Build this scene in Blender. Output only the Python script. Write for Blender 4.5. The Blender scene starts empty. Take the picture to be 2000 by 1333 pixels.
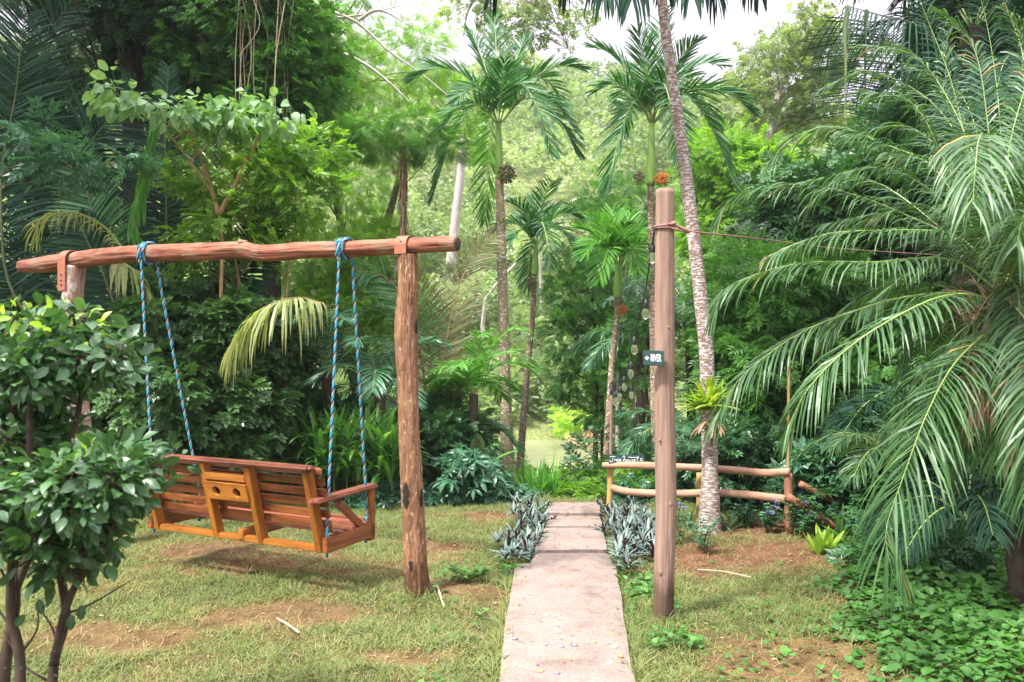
import bpy, bmesh, math, numpy as np
from mathutils import Vector, Matrix
R = math.radians
rng = np.random.default_rng(7)
sc = bpy.context.scene
COL = sc.collection
# ---------------------------------------------------------------- camera
F = 1555.6; HZ = 680.0; EYE = 1.6
cam = bpy.data.objects.new('camera', bpy.data.cameras.new('camera')); COL.objects.link(cam)
cam.location = (0, 0, EYE); cam.rotation_euler = (R(90), 0, 0)
cam.data.lens = 28; cam.data.sensor_width = 36; cam.data.shift_y = 0.00675
cam.data.clip_start = 0.05; cam.data.clip_end = 2000
cam.data.dof.use_dof = True; cam.data.dof.focus_distance = 6.2; cam.data.dof.aperture_fstop = 4.0
sc.camera = cam
# ---------------------------------------------------------------- sky, sun, exposure
SUN = Vector((-0.42, -0.36, 0.83)).normalized()
w = bpy.data.worlds.new('World'); sc.world = w; w.use_nodes = True
nt = w.node_tree; bg = nt.nodes['Background']
sky = nt.nodes.new('ShaderNodeTexSky'); sky.sky_type = 'NISHITA'; sky.sun_disc = False
sky.sun_elevation = math.asin(SUN.z); sky.sun_rotation = math.atan2(SUN.x, SUN.y)
sky.dust_density = 4; sky.air_density = 1.0
tc = nt.nodes.new('ShaderNodeTexCoord'); no = nt.nodes.new('ShaderNodeTexNoise'); no.inputs['Scale'].default_value = 2.2
no.inputs['Detail'].default_value = 6
cr = nt.nodes.new('ShaderNodeMapRange'); cr.inputs['From Min'].default_value = .3; cr.inputs['From Max'].default_value = .6
cr.inputs['To Min'].default_value = .72; cr.inputs['To Max'].default_value = 1
mx = nt.nodes.new('ShaderNodeMixRGB'); mx.inputs['Color2'].default_value = (7.9, 7.2, 8.4, 1)   # bright thin cloud
nt.links.new(tc.outputs['Generated'], no.inputs['Vector']); nt.links.new(no.outputs['Fac'], cr.inputs['Value'])
nt.links.new(cr.outputs[0], mx.inputs['Fac']); nt.links.new(sky.outputs[0], mx.inputs['Color1'])
sx = nt.nodes.new('ShaderNodeSeparateXYZ'); nt.links.new(tc.outputs['Generated'], sx.inputs[0])
hr = nt.nodes.new('ShaderNodeMapRange'); hr.inputs['From Min'].default_value = .3; hr.inputs['From Max'].default_value = .85; hr.inputs['To Min'].default_value = .40; hr.inputs['To Max'].default_value = 1.5; nt.links.new(sx.outputs['Z'], hr.inputs['Value'])
vs = nt.nodes.new('ShaderNodeVectorMath'); vs.operation = 'SCALE'; nt.links.new(mx.outputs[0], vs.inputs[0]); nt.links.new(hr.outputs[0], vs.inputs['Scale']); nt.links.new(vs.outputs[0], bg.inputs['Color']); bg.inputs['Strength'].default_value = 0.14
sl = bpy.data.lights.new('sun', 'SUN'); sl.energy = 3.5; sl.angle = R(6); sl.color = (1, .97, .92)
so = bpy.data.objects.new('sun', sl); COL.objects.link(so); so.rotation_euler = SUN.to_track_quat('Z', 'Y').to_euler(); so.location = (0, 0, 30)
sc.view_settings.view_transform = 'Standard'; sc.view_settings.look = 'None'
sc.view_settings.exposure = 1.35; sc.view_settings.gamma = 1
sc.cycles.max_bounces = 8; sc.cycles.transparent_max_bounces = 12

# ---------------------------------------------------------------- helpers
def P(px, py, d): return np.array([(px-1000)/F*d, d, EYE-(py-HZ)/F*d])
def nrm(a): return a/np.maximum(np.linalg.norm(a, axis=-1, keepdims=True), 1e-9)
UP = np.array([0, 0, 1.])
def hsh(ix, iy, s):
    h = (ix.astype(np.int64)*374761393+iy.astype(np.int64)*668265263+s*1274126177) & 0xffffffff
    h = ((h ^ (h >> 13))*1274126177) & 0xffffffff
    return ((h ^ (h >> 16)) & 0xffff)/65535.
def vnoise(x, y, s=0):
    x = np.asarray(x, float); y = np.asarray(y, float)
    ix = np.floor(x); iy = np.floor(y); fx = x-ix; fy = y-iy; fx = fx*fx*(3-2*fx); fy = fy*fy*(3-2*fy)
    a = hsh(ix, iy, s); b = hsh(ix+1, iy, s); c = hsh(ix, iy+1, s); d = hsh(ix+1, iy+1, s)
    return (a*(1-fx)+b*fx)*(1-fy)+(c*(1-fx)+d*fx)*fy
def fbm(x, y, s=0, o=4):
    t = 0; a = .5
    for k in range(o): t = t+a*vnoise(x*2**k, y*2**k, s+k*17); a *= .5
    return t/(1-.5**o)
def sstep(a, b, x): t = np.clip((x-a)/(b-a), 0, 1); return t*t*(3-2*t)
def catmull(pts, n):
    p = np.asarray(pts, float)
    if len(p) == 2: p = np.stack([p[0], (p[0]+p[1])/2, p[1]])
    q = np.vstack([2*p[0]-p[1], p, 2*p[-1]-p[-2]]); k = len(p)-1
    t = np.linspace(0, k, k*24+1); i = np.minimum(t.astype(int), k-1); f = (t-i)[:, None]
    a, b, c, d = q[i], q[i+1], q[i+2], q[i+3]
    r = .5*(2*b+(c-a)*f+(2*a-5*b+4*c-d)*f**2+(3*b-a-3*c+d)*f**3)
    L = np.r_[0, np.cumsum(np.linalg.norm(np.diff(r, axis=0), axis=1))]
    s = np.linspace(0, L[-1], n)
    return np.stack([np.interp(s, L, r[:, j]) for j in range(r.shape[1])], 1)

class MB:
    def __init__(s): s.v = []; s.li = []; s.sz = []; s.mi = []; s.at = []; s.n = 0
    def add(s, v, loops, sizes, at=None, mat=0):
        v = np.asarray(v, float); s.v.append(v); s.li.append(np.asarray(loops).ravel()+s.n)
        sizes = np.asarray(sizes); s.sz.append(sizes); s.mi.append(np.full(len(sizes), mat))
        s.at.append(np.zeros((len(v), 3)) if at is None else at); s.n += len(v)
    def build(s, name, mats, parent=None, smooth=True):
        v = np.vstack(s.v)
        if parent is not None:
            q = parent; 
            while q is not None: v = v-np.array(q.location); q = q.parent
        li = np.concatenate(s.li); sz = np.concatenate(s.sz)
        m = bpy.data.meshes.new(name); m.vertices.add(len(v)); m.vertices.foreach_set('co', v.astype(np.float32).ravel())
        m.loops.add(len(li)); m.loops.foreach_set('vertex_index', li.astype(np.int32))
        m.polygons.add(len(sz)); st = np.r_[0, np.cumsum(sz)[:-1]]
        m.polygons.foreach_set('loop_start', st.astype(np.int32)); m.polygons.foreach_set('loop_total', sz.astype(np.int32))
        m.polygons.foreach_set('material_index', np.concatenate(s.mi).astype(np.int32))
        m.polygons.foreach_set('use_smooth', np.full(len(sz), smooth))
        for mt in (mats if isinstance(mats, (list, tuple)) else [mats]): m.materials.append(mt)
        a = m.attributes.new('lf', 'FLOAT_VECTOR', 'POINT'); a.data.foreach_set('vector', np.vstack(s.at).astype(np.float32).ravel())
        m.update(calc_edges=True)
        o = bpy.data.objects.new(name, m); COL.objects.link(o); o.parent = parent
        return o
def tag(o, label=None, cat=None, group=None, kind=None):
    for k, x in (('label', label), ('category', cat), ('group', group), ('kind', kind)):
        if x: o[k] = x
    return o
def thing(name, loc, label, cat, group=None):
    o = bpy.data.objects.new(name, None); COL.objects.link(o); o.location = [float(x) for x in loc]; o.empty_display_size = .1
    return tag(o, label, cat, group)

def tube(mb, pts, r0, r1=None, n=None, k=8, mat=0, noise=0, seed=0, rad=None, smooth_n=None, cap=True, rnd=.5, ridge=0, rf=14, lf=5):
    pts = np.asarray(pts, float)
    if n is None: n = max(6, min(60, int(len(pts)*6)))
    p = catmull(pts, n); t = np.linspace(0, 1, n)
    r = (r0+(r1 if r1 is not None else r0)*0-0) if False else (r0*(1-t)+(r1 if r1 is not None else r0)*t)
    if rad is not None: r = np.interp(t, np.linspace(0, 1, len(rad)), rad)
    T = nrm(np.gradient(p, axis=0)); ref = np.array([0.13, 1, .07]) if abs(T[:, 1]).max() < .9 else np.array([1, .1, .1])
    A = nrm(np.cross(T, ref)); B = np.cross(T, A)
    L = np.r_[0, np.cumsum(np.linalg.norm(np.diff(p, axis=0), axis=1))]
    th = np.linspace(0, 2*np.pi, k, endpoint=False)
    rr = r[:, None]*np.ones((1, k))
    if noise: 
        g = fbm(L[:, None]*9+np.cos(th)*1.3+seed, np.sin(th)[None]*1.3+seed*3+L[:, None]*2, int(seed*10) % 97, 3)-.5
        rr = rr*(1+noise*2*g)
    if ridge:
        Lm = L[:, None]*lf; c_, s_ = np.cos(th)[None]*rf/6.28, np.sin(th)[None]*rf/6.28
        g = fbm(c_*1.0+Lm*.35+seed, s_*1.0+Lm*.9, 41, 4); g2 = np.abs(fbm(c_*1.9+7, s_*1.9+Lm*.45+3, 55, 3)-.5)*2
        rr = rr*(1+ridge*((g-.5)*1.2-np.exp(-(g2/.09)**2)*.8))
    v = p[:, None]+rr[..., None]*(np.cos(th)[None, :, None]*A[:, None]+np.sin(th)[None, :, None]*B[:, None])
    at = np.stack([np.full((n, k), rnd), np.broadcast_to(th/(2*np.pi), (n, k)), np.broadcast_to(L[:, None], (n, k))], -1)
    i = np.arange(n-1)[:, None]*k; j = np.arange(k)[None]; j2 = (j+1) % k
    q = np.stack([i+j, i+j2, i+k+j2, i+k+j], -1).reshape(-1, 4)
    v = v.reshape(-1, 3); at = at.reshape(-1, 3); loops = list(q.ravel()); sz = [4]*len(q)
    if cap:
        v = np.vstack([v, p[0]-T[0]*r[0]*.04, p[-1]+T[-1]*r[-1]*.04]); at = np.vstack([at, at[0], at[-1]])
        c0 = n*k; c1 = c0+1
        for jj in range(k):
            loops += [c0, (jj+1) % k, jj]; sz.append(3)
            loops += [c1, (n-1)*k+jj, (n-1)*k+(jj+1) % k]; sz.append(3)
    mb.add(v, np.array(loops), np.array(sz), at, mat)

# ---- templates: verts, attr(across, along), loops, sizes ; X = length, Z = normal
class Tp: pass
def mk(v, a, faces):
    t = Tp(); t.v = np.array(v, float); t.a = np.array(a, float); t.l = np.concatenate([np.array(f) for f in faces]); t.s = np.array([len(f) for f in faces]); return t
def join(parts):  # list of (tp, offset, dirangle, scale, wscale, zrot tilt)
    V = []; A = []; L = []; S = []; n = 0
    for tp, off, ang, s, ws, tilt in parts:
        v = tp.v.copy(); v[:, 1] *= ws; v *= s
        v[:, 2] += v[:, 0]*tilt
        c, q = math.cos(ang), math.sin(ang)
        v = np.stack([v[:, 0]*c-v[:, 1]*q, v[:, 0]*q+v[:, 1]*c, v[:, 2]], 1)+np.array(off)
        V.append(v); A.append(tp.a); L.append(tp.l+n); S.append(tp.s); n += len(v)
    t = Tp(); t.v = np.vstack(V); t.a = np.vstack(A); t.l = np.concatenate(L); t.s = np.concatenate(S); return t
DIA = mk([(0, 0, 0), (.45, -.5, .02), (1, 0, -.05), (.45, .5, .02)], [(0, 0), (-1, .5), (0, 1), (1, .5)], [(0, 1, 2, 3)])
FOLD = mk([(0, 0, 0), (.4, -.5, .08), (1, 0, -.12), (.4, .5, .08), (.45, 0, -.02)], [(0, 0), (-1, .5), (0, 1), (1, .5), (0, .5)], [(0, 1, 4), (0, 4, 3), (1, 2, 4), (4, 2, 3)])
OVAL = mk([(0, 0, 0), (.22, -.36, .05), (.22, 0, .03), (.22, .36, .05), (.55, -.5, .06), (.55, 0, 0.0), (.55, .5, .06), (.82, -.3, -.03), (.82, 0, -.08), (.82, .3, -.03), (1, 0, -.17)],
          [(0, 0), (-1, .2), (0, .2), (1, .2), (-1, .55), (0, .55), (1, .55), (-1, .8), (0, .8), (1, .8), (0, 1)],
          [(0, 1, 2), (0, 2, 3), (1, 4, 5, 2), (2, 5, 6, 3), (4, 7, 8, 5), (5, 8, 9, 6), (7, 10, 8), (8, 10, 9)])
def feather(n=8, L=.34, w=.24):
    ps = []
    for i in range(n):
        t = (i+.6)/n; l = L*math.sin(math.pi*(.12+.82*t)**.9)+.03
        for s in (-1, 1): ps.append((DIA, (t*.93, 0, -.18*t*t), s*R(72-30*t), l, w, -.12))
    ps.append((DIA, (0, 0, 0), 0, 1, .02, -.12))
    return join(ps)
FEA = feather(); FEA2 = feather(11, .26, .2)
def twig(n, tp, l=.45, wd=.5, spread=60, tip=True):
    ps = []
    for i in range(n):
        t = (i+.5)/n
        for s in (-1, 1): ps.append((tp, (t*.8, 0, -.1*t*t), s*R(spread-20*t)+.1*((i*7) % 3-1), l*(.8+.2*((i*5+s) % 3)), wd, .12*((i*3+s) % 3-1)))
    if tip: ps.append((tp, (.75, 0, -.1), 0, l, wd, -.1))
    ps.append((DIA, (0, 0, 0), 0, .9, .02, -.1))
    return join(ps)
TW = twig(4, DIA, .42, .5); TWF = twig(4, FOLD, .42, .48); TWC = twig(5, FOLD, .4, .36, 70); TWB = twig(3, DIA, .5, .55)
TWR = twig(3, FOLD, .55, .72, 75)
WH = join([(OVAL, (0, 0, 0), R(a), l, .34, ti) for a, l, ti in ((0, 1, -.25), (52, .9, -.35), (-55, .95, -.3), (105, .85, -.45), (-110, .8, -.4), (160, .7, -.3), (-160, .75, -.35), (25, .6, .35), (-80, .55, .4), (80, .5, .45))])

def scatter(mb, tp, O, D, N, S, rnd, W=None, mat=0):
    n = len(O); X = nrm(D); Z = nrm(N-(N*X).sum(1, keepdims=True)*X); Y = np.cross(Z, X)
    S = np.broadcast_to(S, n); v = tp.v[None]*S[:, None, None]
    if W is not None: v = v*np.stack([np.ones(n), np.broadcast_to(W, n), np.ones(n)], 1)[:, None]
    v = O[:, None]+v[..., :1]*X[:, None]+v[..., 1:2]*Y[:, None]+v[..., 2:3]*Z[:, None]
    k = len(tp.v); at = np.empty((n, k, 3)); at[..., 0] = np.broadcast_to(rnd, n)[:, None]; at[..., 1:] = tp.a[None]
    l = (tp.l[None]+np.arange(n)[:, None]*k).ravel()
    mb.add(v.reshape(-1, 3), l, np.tile(tp.s, n), at.reshape(-1, 3), mat)
def rdir(n): return nrm(rng.normal(size=(n, 3)))

def crown(mb, blobs, tp, n, size, clump=.35, perclump=26, droop=.3, flat=1.0, outward=.8, shell=.45, szj=.45, mat=0, W=None):
    """leaf sprays gathered in clumps through ellipsoid volumes; returns clump centres"""
    vol = np.array([b[1]*b[2]*b[3] for b in blobs])**.67; vol /= vol.sum(); cc = []
    for b, f in zip(blobs, vol):
        c = np.array(b[0]); rr = np.array(b[1:4]); m = max(2, int(n*f/perclump))
        u = rdir(m)*(shell+(1-shell)*rng.random((m, 1))**.6); C = c+u*rr; cc.append(C)
        cs = clump*(.6+.8*rng.random(m)); cr_ = rng.random(m)
        idx = np.repeat(np.arange(m), perclump); k = len(idx)
        off = rdir(k)*(rng.random((k, 1))**.45)*cs[idx, None]*np.array([1, 1, .6])
        O = C[idx]+off
        D = nrm(nrm(off)*.9+nrm(C[idx]-c)*outward+rdir(k)*.5-UP*droop)
        N = UP*flat+rdir(k)*.85
        scatter(mb, tp, O, D, N, size*(1-szj+2*szj*rng.random(k)), np.clip(cr_[idx]*.55+.45*rng.random(k), 0, 1), W=W, mat=mat)
    return np.vstack(cc)
def limbs(mb, trunk, cc, m, r, k=6, mat=0):
    """thin limbs from the trunk out to some clump centres"""
    p = catmull(trunk, 30); sel = rng.permutation(len(cc))[:m]
    for i in sel:
        e = cc[i]; d = np.linalg.norm((p-e)[:, :2], axis=1); hz = e[2]-d.min()*.7
        j = int(np.clip(np.argmin(abs(p[:, 2]-hz)+.15*d), 4, 29)); s = p[j]; L = np.linalg.norm(e-s)
        mid = s*.5+e*.5+rdir(1)[0]*L*.1+UP*L*.05
        tube(mb, [s, mid, e], r*(.35+.4*rng.random()), r*.1, n=9, k=k, mat=mat, cap=False, rnd=rng.random())

# ---------------------------------------------------------------- materials
def newmat(name):
    m = bpy.data.materials.new(name); m.use_nodes = True; t = m.node_tree
    return m, t, t.nodes['Principled BSDF'], t.nodes['Material Output']
def nd(t, ty, **kw):
    n = t.nodes.new('ShaderNode'+ty)
    for k, x in kw.items():
        if k in n.inputs: n.inputs[k].default_value = x
        else: setattr(n, k, x)
    return n
def ramp(t, src, stops):
    r = t.nodes.new('ShaderNodeValToRGB'); e = r.color_ramp.elements
    for i, (p, c) in enumerate(stops):
        el = e[i] if i < 2 else e.new(p)
        el.position = p; el.color = (*c, 1) if len(c) == 3 else c
    t.links.new(src, r.inputs['Fac']); return r.outputs['Color']
def mixc(t, f, a, b, mode='MIX'):
    m = t.nodes.new('ShaderNodeMixRGB'); m.blend_type = mode
    for s, x in (('Fac', f), ('Color1', a), ('Color2', b)):
        if hasattr(x, 'is_linked'): t.links.new(x, m.inputs[s])
        elif s == 'Fac': m.inputs[s].default_value = x
        else: m.inputs[s].default_value = (*x, 1)
    return m.outputs[0]
def mth(t, op, a, b=0.0):
    m = t.nodes.new('ShaderNodeMath'); m.operation = op
    for i, x in enumerate((a, b)):
        if hasattr(x, 'is_linked'): t.links.new(x, m.inputs[i])
        else: m.inputs[i].default_value = x
    return m.outputs[0]
def noise(t, vec, scale, detail=4, rough=.55, sx=None):
    if sx is not None:
        mp = nd(t, 'Mapping'); mp.inputs['Scale'].default_value = sx; t.links.new(vec, mp.inputs['Vector']); vec = mp.outputs[0]
    n = nd(t, 'TexNoise', Scale=scale, Detail=detail, Roughness=rough); t.links.new(vec, n.inputs['Vector']); return n.outputs['Fac']
def bump(t, b, h, strength=.4, dist=.01):
    n = nd(t, 'Bump', Strength=strength, Distance=dist); t.links.new(h, n.inputs['Height']); t.links.new(n.outputs[0], b.inputs['Normal'])

def leafmat(name, c1, c2, c3, tr=.35, rough=.42, rib=None, back=None, dry=0, spec=.5):
    m, t, b, out = newmat(name); at = nd(t, 'Attribute', attribute_name='lf'); sp = nd(t, 'SeparateXYZ'); t.links.new(at.outputs['Vector'], sp.inputs[0])
    if c2[1] > c2[0]*1.12 and c2[1] > c2[2] and name[:4] not in ('date', 'gras', 'hill', 'brom', 'drie', 'dryi'):   # widen the range between young and old leaves
        c1 = (c1[0]*.62, c1[1]*.7, c1[2]*.85); c2 = (c2[0]*.92, c2[1], c2[2]*1.12); c3 = (c3[0]*1.25, c3[1]*1.38, c3[2]*1.45)
    st = [(0, c1), (.5, c2), (1, c3)]
    if dry: st = [(0, c1), (.5, c2), (1-dry*1.5, c3), (1-dry*.6, c3), (1, (.38, .24, .07))]
    c = ramp(t, sp.outputs['X'], st)
    ge = nd(t, 'NewGeometry')
    blot = noise(t, ge.outputs['Position'], 23, 3)
    c = mixc(t, mth(t, 'MULTIPLY', blot, .3), c, (c3[0]*1.3, c3[1]*1.2, c3[2]))
    if rib:
        ab = mth(t, 'ABSOLUTE', sp.outputs['Y']); f = mth(t, 'LESS_THAN', ab, .13); c = mixc(t, mth(t, 'MULTIPLY', f, .8), c, rib)
    if back: c = mixc(t, ge.outputs['Backfacing'], c, back)
    t.links.new(c, b.inputs['Base Color']); b.inputs['Roughness'].default_value = rough; b.inputs['Specular IOR Level'].default_value = spec
    tl = nd(t, 'BsdfTranslucent'); tcol = mixc(t, .75, c, (1.5, 1.6, .5), 'MULTIPLY'); t.links.new(tcol, tl.inputs['Color'])
    ms = nd(t, 'MixShader', Fac=tr); t.links.new(b.outputs[0], ms.inputs[1]); t.links.new(tl.outputs[0], ms.inputs[2]); t.links.new(ms.outputs[0], out.inputs['Surface'])
    return m
M = {}
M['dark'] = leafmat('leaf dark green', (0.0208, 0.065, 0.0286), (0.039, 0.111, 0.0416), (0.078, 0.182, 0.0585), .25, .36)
M['tiny'] = leafmat('leaf small dark', (.03, .085, .028), (.055, .135, .04), (.12, .23, .06), .28, .3, spec=.8)
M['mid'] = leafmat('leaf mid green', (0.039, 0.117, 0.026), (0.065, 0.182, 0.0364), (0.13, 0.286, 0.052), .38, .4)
M['cool'] = leafmat('leaf blue green', (0.026, 0.0845, 0.0455), (0.0455, 0.13, 0.065), (0.091, 0.221, 0.104), .25, .33)
M['bright'] = leafmat('leaf bright green', (.07, .17, .02), (.12, .26, .03), (.24, .38, .05), .5, .42)
M['lime'] = leafmat('leaf lime', (.16, .3, .03), (.25, .42, .05), (.42, .52, .08), .5, .4)
M['pale'] = leafmat('leaf pale large', (.12, .25, .09), (.17, .31, .12), (.25, .4, .15), .35, .45, rib=(.28, .4, .18))
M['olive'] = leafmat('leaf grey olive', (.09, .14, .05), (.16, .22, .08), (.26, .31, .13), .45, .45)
M['shrub'] = leafmat('leaf shrub glossy', (.016, .05, .022), (.034, .095, .035), (.085, .185, .05), .25, .33, rib=(.09, .17, .06), dry=.025, spec=.6)
M['shrubnew'] = leafmat('leaf shrub new', (.16, .32, .03), (.25, .42, .04), (.4, .5, .06), .45, .35, rib=(.4, .5, .15))
M['palm'] = leafmat('palm leaflet', (0.026, 0.104, 0.039), (0.0416, 0.143, 0.0455), (0.078, 0.208, 0.0585), .22, .33)
M['palmb'] = leafmat('palm leaflet bright', (0.065, 0.208, 0.039), (0.104, 0.286, 0.0455), (0.169, 0.39, 0.065), .38, .36)
M['date'] = leafmat('date palm leaflet', (.022, .075, .026), (.045, .13, .04), (.11, .225, .07), .27, .42, dry=.035, spec=.55)
M['strap'] = leafmat('strap leaf', (.05, .15, .03), (.1, .24, .05), (.2, .36, .1), .4, .32, rib=(.2, .34, .1), spec=.7)
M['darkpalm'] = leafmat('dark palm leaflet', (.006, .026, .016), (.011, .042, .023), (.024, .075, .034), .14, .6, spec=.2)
M['drypalm'] = leafmat('drying palm leaflet', (.17, .28, .08), (.32, .40, .15), (.46, .44, .24), .45, .5)
M['brown'] = leafmat('brown palm leaflet', (.08, .10, .04), (.17, .16, .08), (.28, .24, .14), .3, .5)
M['dead'] = leafmat('dead leaf', (.16, .08, .05), (.27, .15, .1), (.36, .25, .17), .2, .6)
M['oyster'] = leafmat('oyster plant leaf', (.065, .11, .08), (.12, .175, .135), (.19, .25, .2), .12, .42, back=(.09, .02, .06), spec=.4)
M['brom'] = leafmat('bromeliad leaf', (.12, .28, .03), (.24, .42, .035), (.42, .5, .06), .4, .3)
M['grass'] = leafmat('grass blade', (.055, .14, .025), (.13, .22, .055), (.40, .38, .16), .45, .55)
M['litter'] = leafmat('fallen leaf', (.12, .065, .03), (.25, .15, .08), (.4, .3, .17), .15, .6)
M['flower'] = leafmat('violet petal', (.25, .12, .6), (.35, .18, .75), (.5, .3, .85), .4, .5)
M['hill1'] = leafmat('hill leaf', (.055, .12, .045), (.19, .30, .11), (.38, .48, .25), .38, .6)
M['rachis'] = leafmat('palm rachis', (.2, .28, .06), (.24, .32, .07), (.3, .36, .1), 0, .4)
M['rachisd'] = leafmat('dark palm rachis', (.07, .09, .03), (.1, .12, .04), (.14, .16, .06), 0, .5)
M['rachisb'] = leafmat('brown palm rachis', (.2, .13, .06), (.26, .17, .08), (.3, .2, .1), 0, .6)

def barkmat(name, c1, c2, lich=None, la=.5, ring=0, scale=30, stretch=(1, 1, .25), rough=.85, bs=.6, bd=.012, moss=None, ls=26, lst=(1, 1, 1.6), foot=0):
    m, t, b, out = newmat(name); ge = nd(t, 'TexCoord'); pos = ge.outputs['Object']
    n1 = noise(t, pos, scale, 6, .65, stretch); c = ramp(t, n1, [(.3, c1), (.72, c2)]); h = n1
    if ring:
        at = nd(t, 'Attribute', attribute_name='lf'); sp = nd(t, 'SeparateXYZ'); t.links.new(at.outputs['Vector'], sp.inputs[0])
        wob = mth(t, 'ADD', mth(t, 'MULTIPLY', sp.outputs['Z'], ring), mth(t, 'MULTIPLY', noise(t, pos, 9, 3), 2.2))
        s = mth(t, 'FRACT', wob); rg = ramp(t, s, [(0, (.25, .25, .25)), (.22, (1, 1, 1))]); c = mixc(t, .65, c, rg, 'MULTIPLY'); h = mth(t, 'ADD', mth(t, 'MULTIPLY', n1, .6), rg)
    if moss:
        ms = ramp(t, noise(t, pos, 5, 3), [(.5, (0, 0, 0)), (.66, (1, 1, 1))]); c = mixc(t, ms, c, moss)
    if lich:
        lm = ramp(t, noise(t, pos, ls, 4, .6, lst), [(la, (0, 0, 0)), (la+.06, (1, 1, 1))]); c = mixc(t, lm, c, lich)
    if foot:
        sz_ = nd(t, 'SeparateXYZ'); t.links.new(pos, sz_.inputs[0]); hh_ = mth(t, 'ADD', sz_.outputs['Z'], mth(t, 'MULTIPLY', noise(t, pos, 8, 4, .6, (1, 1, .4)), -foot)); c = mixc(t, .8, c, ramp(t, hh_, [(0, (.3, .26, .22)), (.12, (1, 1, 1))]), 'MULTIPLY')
    t.links.new(c, b.inputs['Base Color']); b.inputs['Roughness'].default_value = rough; b.inputs['Specular IOR Level'].default_value = .25
    bump(t, b, h, bs, bd); return m
M['bark'] = barkmat('tree bark', (.06, .045, .03), (.2, .15, .1))
M['barkd'] = barkmat('dark bark', (.03, .022, .016), (.11, .08, .055), lich=(.25, .24, .2), la=.66)
M['barkp'] = barkmat('pale bark', (.3, .26, .22), (.6, .55, .5), scale=14, lich=(.12, .1, .08), la=.62)
M['barky'] = barkmat('ochre stem', (.25, .16, .06), (.45, .32, .14))
M['palmbark'] = barkmat('palm trunk bark', (.16, .1, .06), (.4, .28, .18), lich=(.6, .58, .54), la=.55, scale=18, stretch=(1, 1, 3))
M['palmbark2'] = barkmat('lichen palm bark', (.14, .09, .065), (.44, .32, .25), lich=(.6, .57, .54), la=.5, ring=0, scale=20, stretch=(1, 1, 4.5), bs=1.0, bd=.02, ls=22, lst=(1, 1, 3.0))
M['palmbarkm'] = barkmat('mossy palm bark', (.2, .16, .08), (.44, .34, .2), lich=(.68, .66, .62), la=.55, scale=18, stretch=(1, 1, 3), moss=(.17, .17, .06))
M['shaft'] = leafmat('green crownshaft', (.2, .33, .07), (.24, .4, .08), (.3, .45, .1), 0, .4)
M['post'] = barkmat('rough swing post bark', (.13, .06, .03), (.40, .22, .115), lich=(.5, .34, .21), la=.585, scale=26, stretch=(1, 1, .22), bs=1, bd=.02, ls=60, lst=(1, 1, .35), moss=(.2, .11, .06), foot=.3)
M['postold'] = barkmat('weathered swing post', (.2, .11, .08), (.42, .29, .22), lich=(.52, .46, .42), la=.54, scale=18, stretch=(1, 1, .35), bs=.8, ls=14, lst=(1, 1, .8))
M['char'] = barkmat('charred wood', (.01, .008, .007), (.04, .03, .025), scale=40)
M['beam'] = barkmat('swing beam wood', (.11, .035, .02), (.42, .17, .095), scale=34, stretch=(.09, .2, 1), bs=1, bd=.014, rough=.75, moss=(.26, .16, .1))
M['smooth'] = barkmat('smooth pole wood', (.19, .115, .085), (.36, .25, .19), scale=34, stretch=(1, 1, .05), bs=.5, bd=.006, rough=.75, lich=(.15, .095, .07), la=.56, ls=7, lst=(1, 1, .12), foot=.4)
M['rail'] = barkmat('fence rail wood', (.28, .15, .09), (.52, .33, .22), scale=24, stretch=(.12, .3, 1), rough=.75)
M['railpost'] = barkmat('fence post wood', (.34, .22, .07), (.55, .38, .14), scale=20, stretch=(1, 1, .2))
M['railpost2'] = barkmat('red fence post wood', (.2, .09, .05), (.42, .2, .12), scale=20, stretch=(1, 1, .2))

def plain(name, c, rough=.5, metal=0, nscale=0, c2=None, bs=.2, bd=.003, spec=.5):
    m, t, b, out = newmat(name); b.inputs['Roughness'].default_value = rough; b.inputs['Metallic'].default_value = metal; b.inputs['Specular IOR Level'].default_value = spec
    if nscale:
        n = noise(t, nd(t, 'TexCoord').outputs['Object'], nscale, 5, .6); t.links.new(ramp(t, n, [(.3, c), (.7, c2 or c)]), b.inputs['Base Color']); bump(t, b, n, bs, bd)
    else: b.inputs['Base Color'].default_value = (*c, 1)
    return m
M['rust'] = plain('rusty iron strap', (.28, .09, .05), .65, .2, 40, (.42, .17, .09))
M['bolt'] = plain('bolt', (.07, .06, .09), .4, .8)
M['blue'] = plain('rope blue', (.01, .22, .38), .7, 0, 300, (.03, .38, .55))
M['cream'] = plain('rope cream', (.34, .29, .22), .8, 0, 300, (.5, .44, .35))
M['black'] = plain('rope black', (.01, .012, .02), .6)
M['cable'] = plain('black cable', (.015, .015, .017), .45)
M['sign'] = plain('dark teal sign paint', (.018, .055, .055), .45, 0, 30, (.03, .08, .075))
M['white'] = plain('white lettering', (.8, .8, .78), .5)
M['pinkrope'] = plain('brown guy rope', (.2, .09, .07), .7, 0, 90, (.38, .2, .17))
M['gstone'] = plain('grey pebble', (.16, .16, .18), .6, 0, 25, (.3, .3, .32))
M['ostone'] = plain('orange pebble', (.5, .22, .09), .6, 0, 25, (.6, .32, .15))
M['wstone'] = plain('cream pebble', (.6, .52, .38), .6, 0, 25, (.75, .65, .5))
M['stick'] = plain('dry stick', (.4, .32, .2), .8, 0, 30, (.6, .5, .35))
M['fruitg'] = leafmat('green palm fruit', (.1, .12, .05), (.18, .2, .09), (.3, .3, .16), 0, .4)
M['fruitr'] = leafmat('red palm fruit', (.5, .06, .02), (.65, .14, .03), (.6, .3, .05), 0, .35)
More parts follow.
